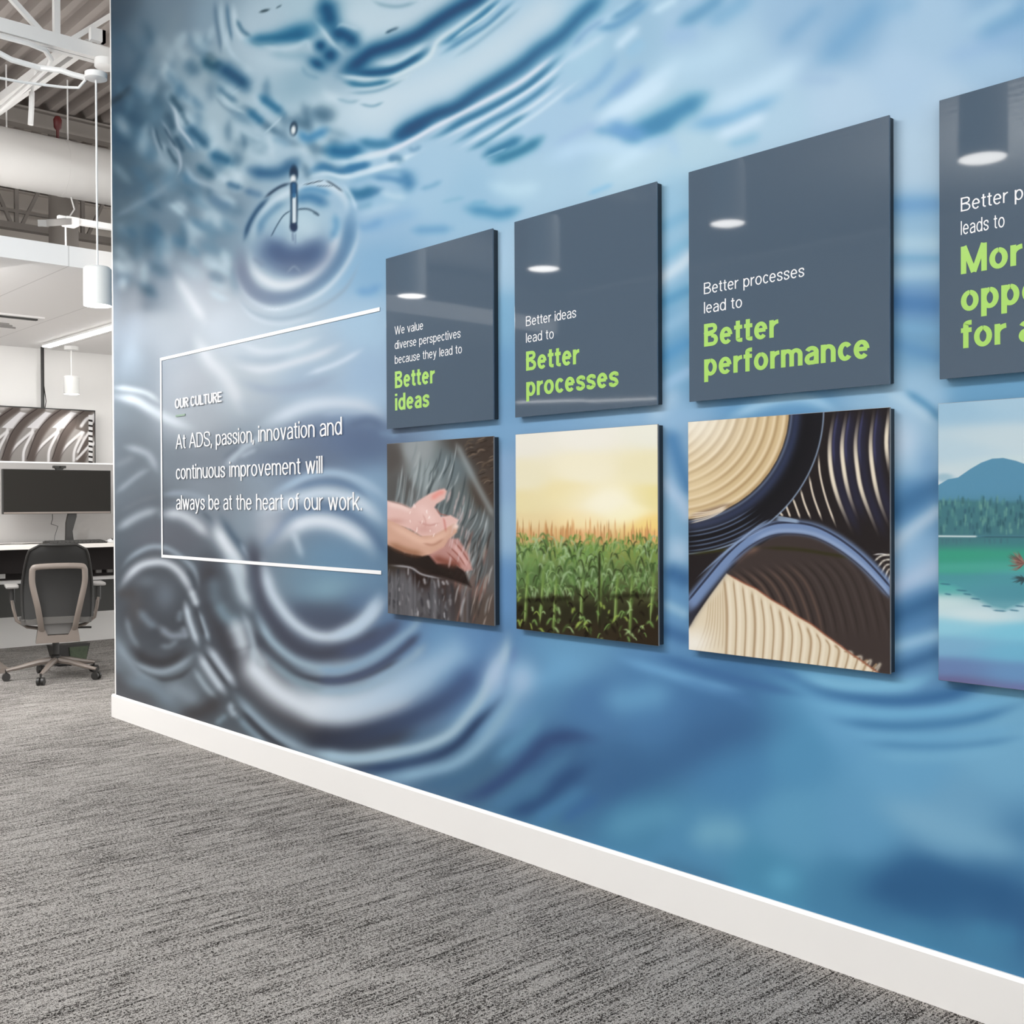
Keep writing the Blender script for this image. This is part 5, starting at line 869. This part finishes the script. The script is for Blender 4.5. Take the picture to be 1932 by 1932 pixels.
for i in range(n_ + 1):
    u = i / n_; X = .235 - u * .50; hw = .245 - .03 * max(0, u - .7) / .3 - .035 * max(0, .25 - u) / .25
    rows.append((X, hw, .475 - .02 * max(0, u - .75) / .25 + .012 * max(0, .2 - u) / .2))
tv = []; bv = []
for X, hw, z in rows:
    tv.append([se.b.verts.new((X, hw * v, z - .018 * (abs(v) > .85) - .004 * (1 - v * v))) for v in (-1, -.9, -.5, 0, .5, .9, 1)])
    bv.append([se.b.verts.new((X, hw * v * .98, z - .055)) for v in (-1, -.9, -.5, 0, .5, .9, 1)])
for A, B in zip(tv, tv[1:]):
    for k in range(6): se.b.faces.new((A[k], A[k + 1], B[k + 1], B[k]))
for A, B in zip(bv, bv[1:]):
    for k in range(6): se.b.faces.new((A[k], A[k + 1], B[k + 1], B[k]))
for i in range(n_):
    for k in (0, 6): se.b.faces.new((tv[i][k], tv[i + 1][k], bv[i + 1][k], bv[i][k]))
for i in (0, n_):
    for k in range(6): se.b.faces.new((tv[i][k], tv[i][k + 1], bv[i][k + 1], bv[i][k]))
se.build('seat', M['seat_fabric'], t, True, True)
bk = MB(); R_ = []                                                # curved mesh backrest with a rim
for i in range(15):
    v = i / 14; z = .47 + .54 * v; hw = (.235 + .012 * math.sin(v * math.pi)) * (1 - .20 * v ** 2.2); 
    if v > .9: hw *= 1 - .35 * ((v - .9) / .1) ** 2
    xb = .235 + .075 * v - .05 * math.sin(v * math.pi)
    R_.append([(xb - .035 * (w_ * w_), hw * w_, z) for w_ in (-1, -.8, -.5, -.2, .2, .5, .8, 1)])
fv = [[bk.b.verts.new(p) for p in r] for r in R_]; rv = [[bk.b.verts.new((p[0] - .022, p[1], p[2])) for p in r] for r in R_]
for S_ in (fv, rv):
    for A, B in zip(S_, S_[1:]):
        for k in range(7): bk.b.faces.new((A[k], A[k + 1], B[k + 1], B[k]))
for i in range(14):
    for k in (0, 7): bk.b.faces.new((fv[i][k], fv[i + 1][k], rv[i + 1][k], rv[i][k]))
for i in (0, 14):
    for k in range(7): bk.b.faces.new((fv[i][k], fv[i][k + 1], rv[i][k + 1], rv[i][k]))
bko = bk.build('backrest', M['fabric'], t, True, True)
rim = [R_[i][0] for i in range(15)] + R_[14][1:7] + [R_[i][7] for i in range(14, -1, -1)]
MB().tube([(p[0] + .002, p[1], p[2]) for p in rim], .010, 8).build('rim', M['plastic'], bko, True, True)
lo = []
for y_, z_, x_ in ((-.105, .325, .16), (-.118, .42, .235), (-.142, .56, .285), (-.175, .72, .295), (-.178, .80, .30), (-.172, .838, .303), (-.145, .853, .305), (0, .858, .31)): lo.append((x_, y_, z_))
lo = lo + [(x_, -y_, z_) for x_, y_, z_ in lo[-2::-1]]
lo3 = spl([(q[1], q[2]) for q in lo], 5); lx = spl([(q[0], 0) for q in lo], 5); lo = [(a_[0], b_[0], b_[1]) for a_, b_ in zip(lx, lo3)]
MB().tube(lo, .010, 10, .021).build('back_frame', M['taupe'], t, True, True)
MB().prism([(-.15, .29), (.15, .29), (.135, .40), (.095, .40), (.07, .345), (-.07, .345), (-.095, .40), (-.135, .40)], 'x', .14, .215).build('back_yoke', M['taupe'], t, False, True)
MB().prism([(-.10, .35), (.10, .35), (.12, .50), (-.12, .50)], 'x', .165, .19).build('lumbar_plate', M['seat_pan'], t, False, True)
for s_ in (-1, 1):
    ap = MB().tube([(.05, s_ * .12, .385), (.05, s_ * .20, .40), (.045, s_ * .27, .45), (.035, s_ * .29, .54), (.03, s_ * .298, .60)], .012, 10, .020).build('arm_post', M['taupe'], t, True, True)
    MB().tube([(.03, s_ * .298, .58), (.025, s_ * .30, .69)], .014, 8, .02).build('arm_sleeve', M['plastic'], t, True, True)
    MB().box(-.12, .13, s_ * .30 - .045, s_ * .30 + .045, .69, .715, .012).build('arm_pad', M['grey_pad'], t, False, True)
t2 = thing('tote_bag', (-9.05, .60, 0), 'dark tote bag with green cloth on the floor behind the chair', 'bag')
MB().prism([(.50, .01), (.72, .01), (.76, .17), (.46, .17)], 'x', -9.12, -8.98).build('bag', M['black'], t2)
MB().prism([(.60, .03), (.72, .03), (.74, .15), (.59, .15)], 'x', -8.98, -8.965).build('cloth', M['green'], t2)
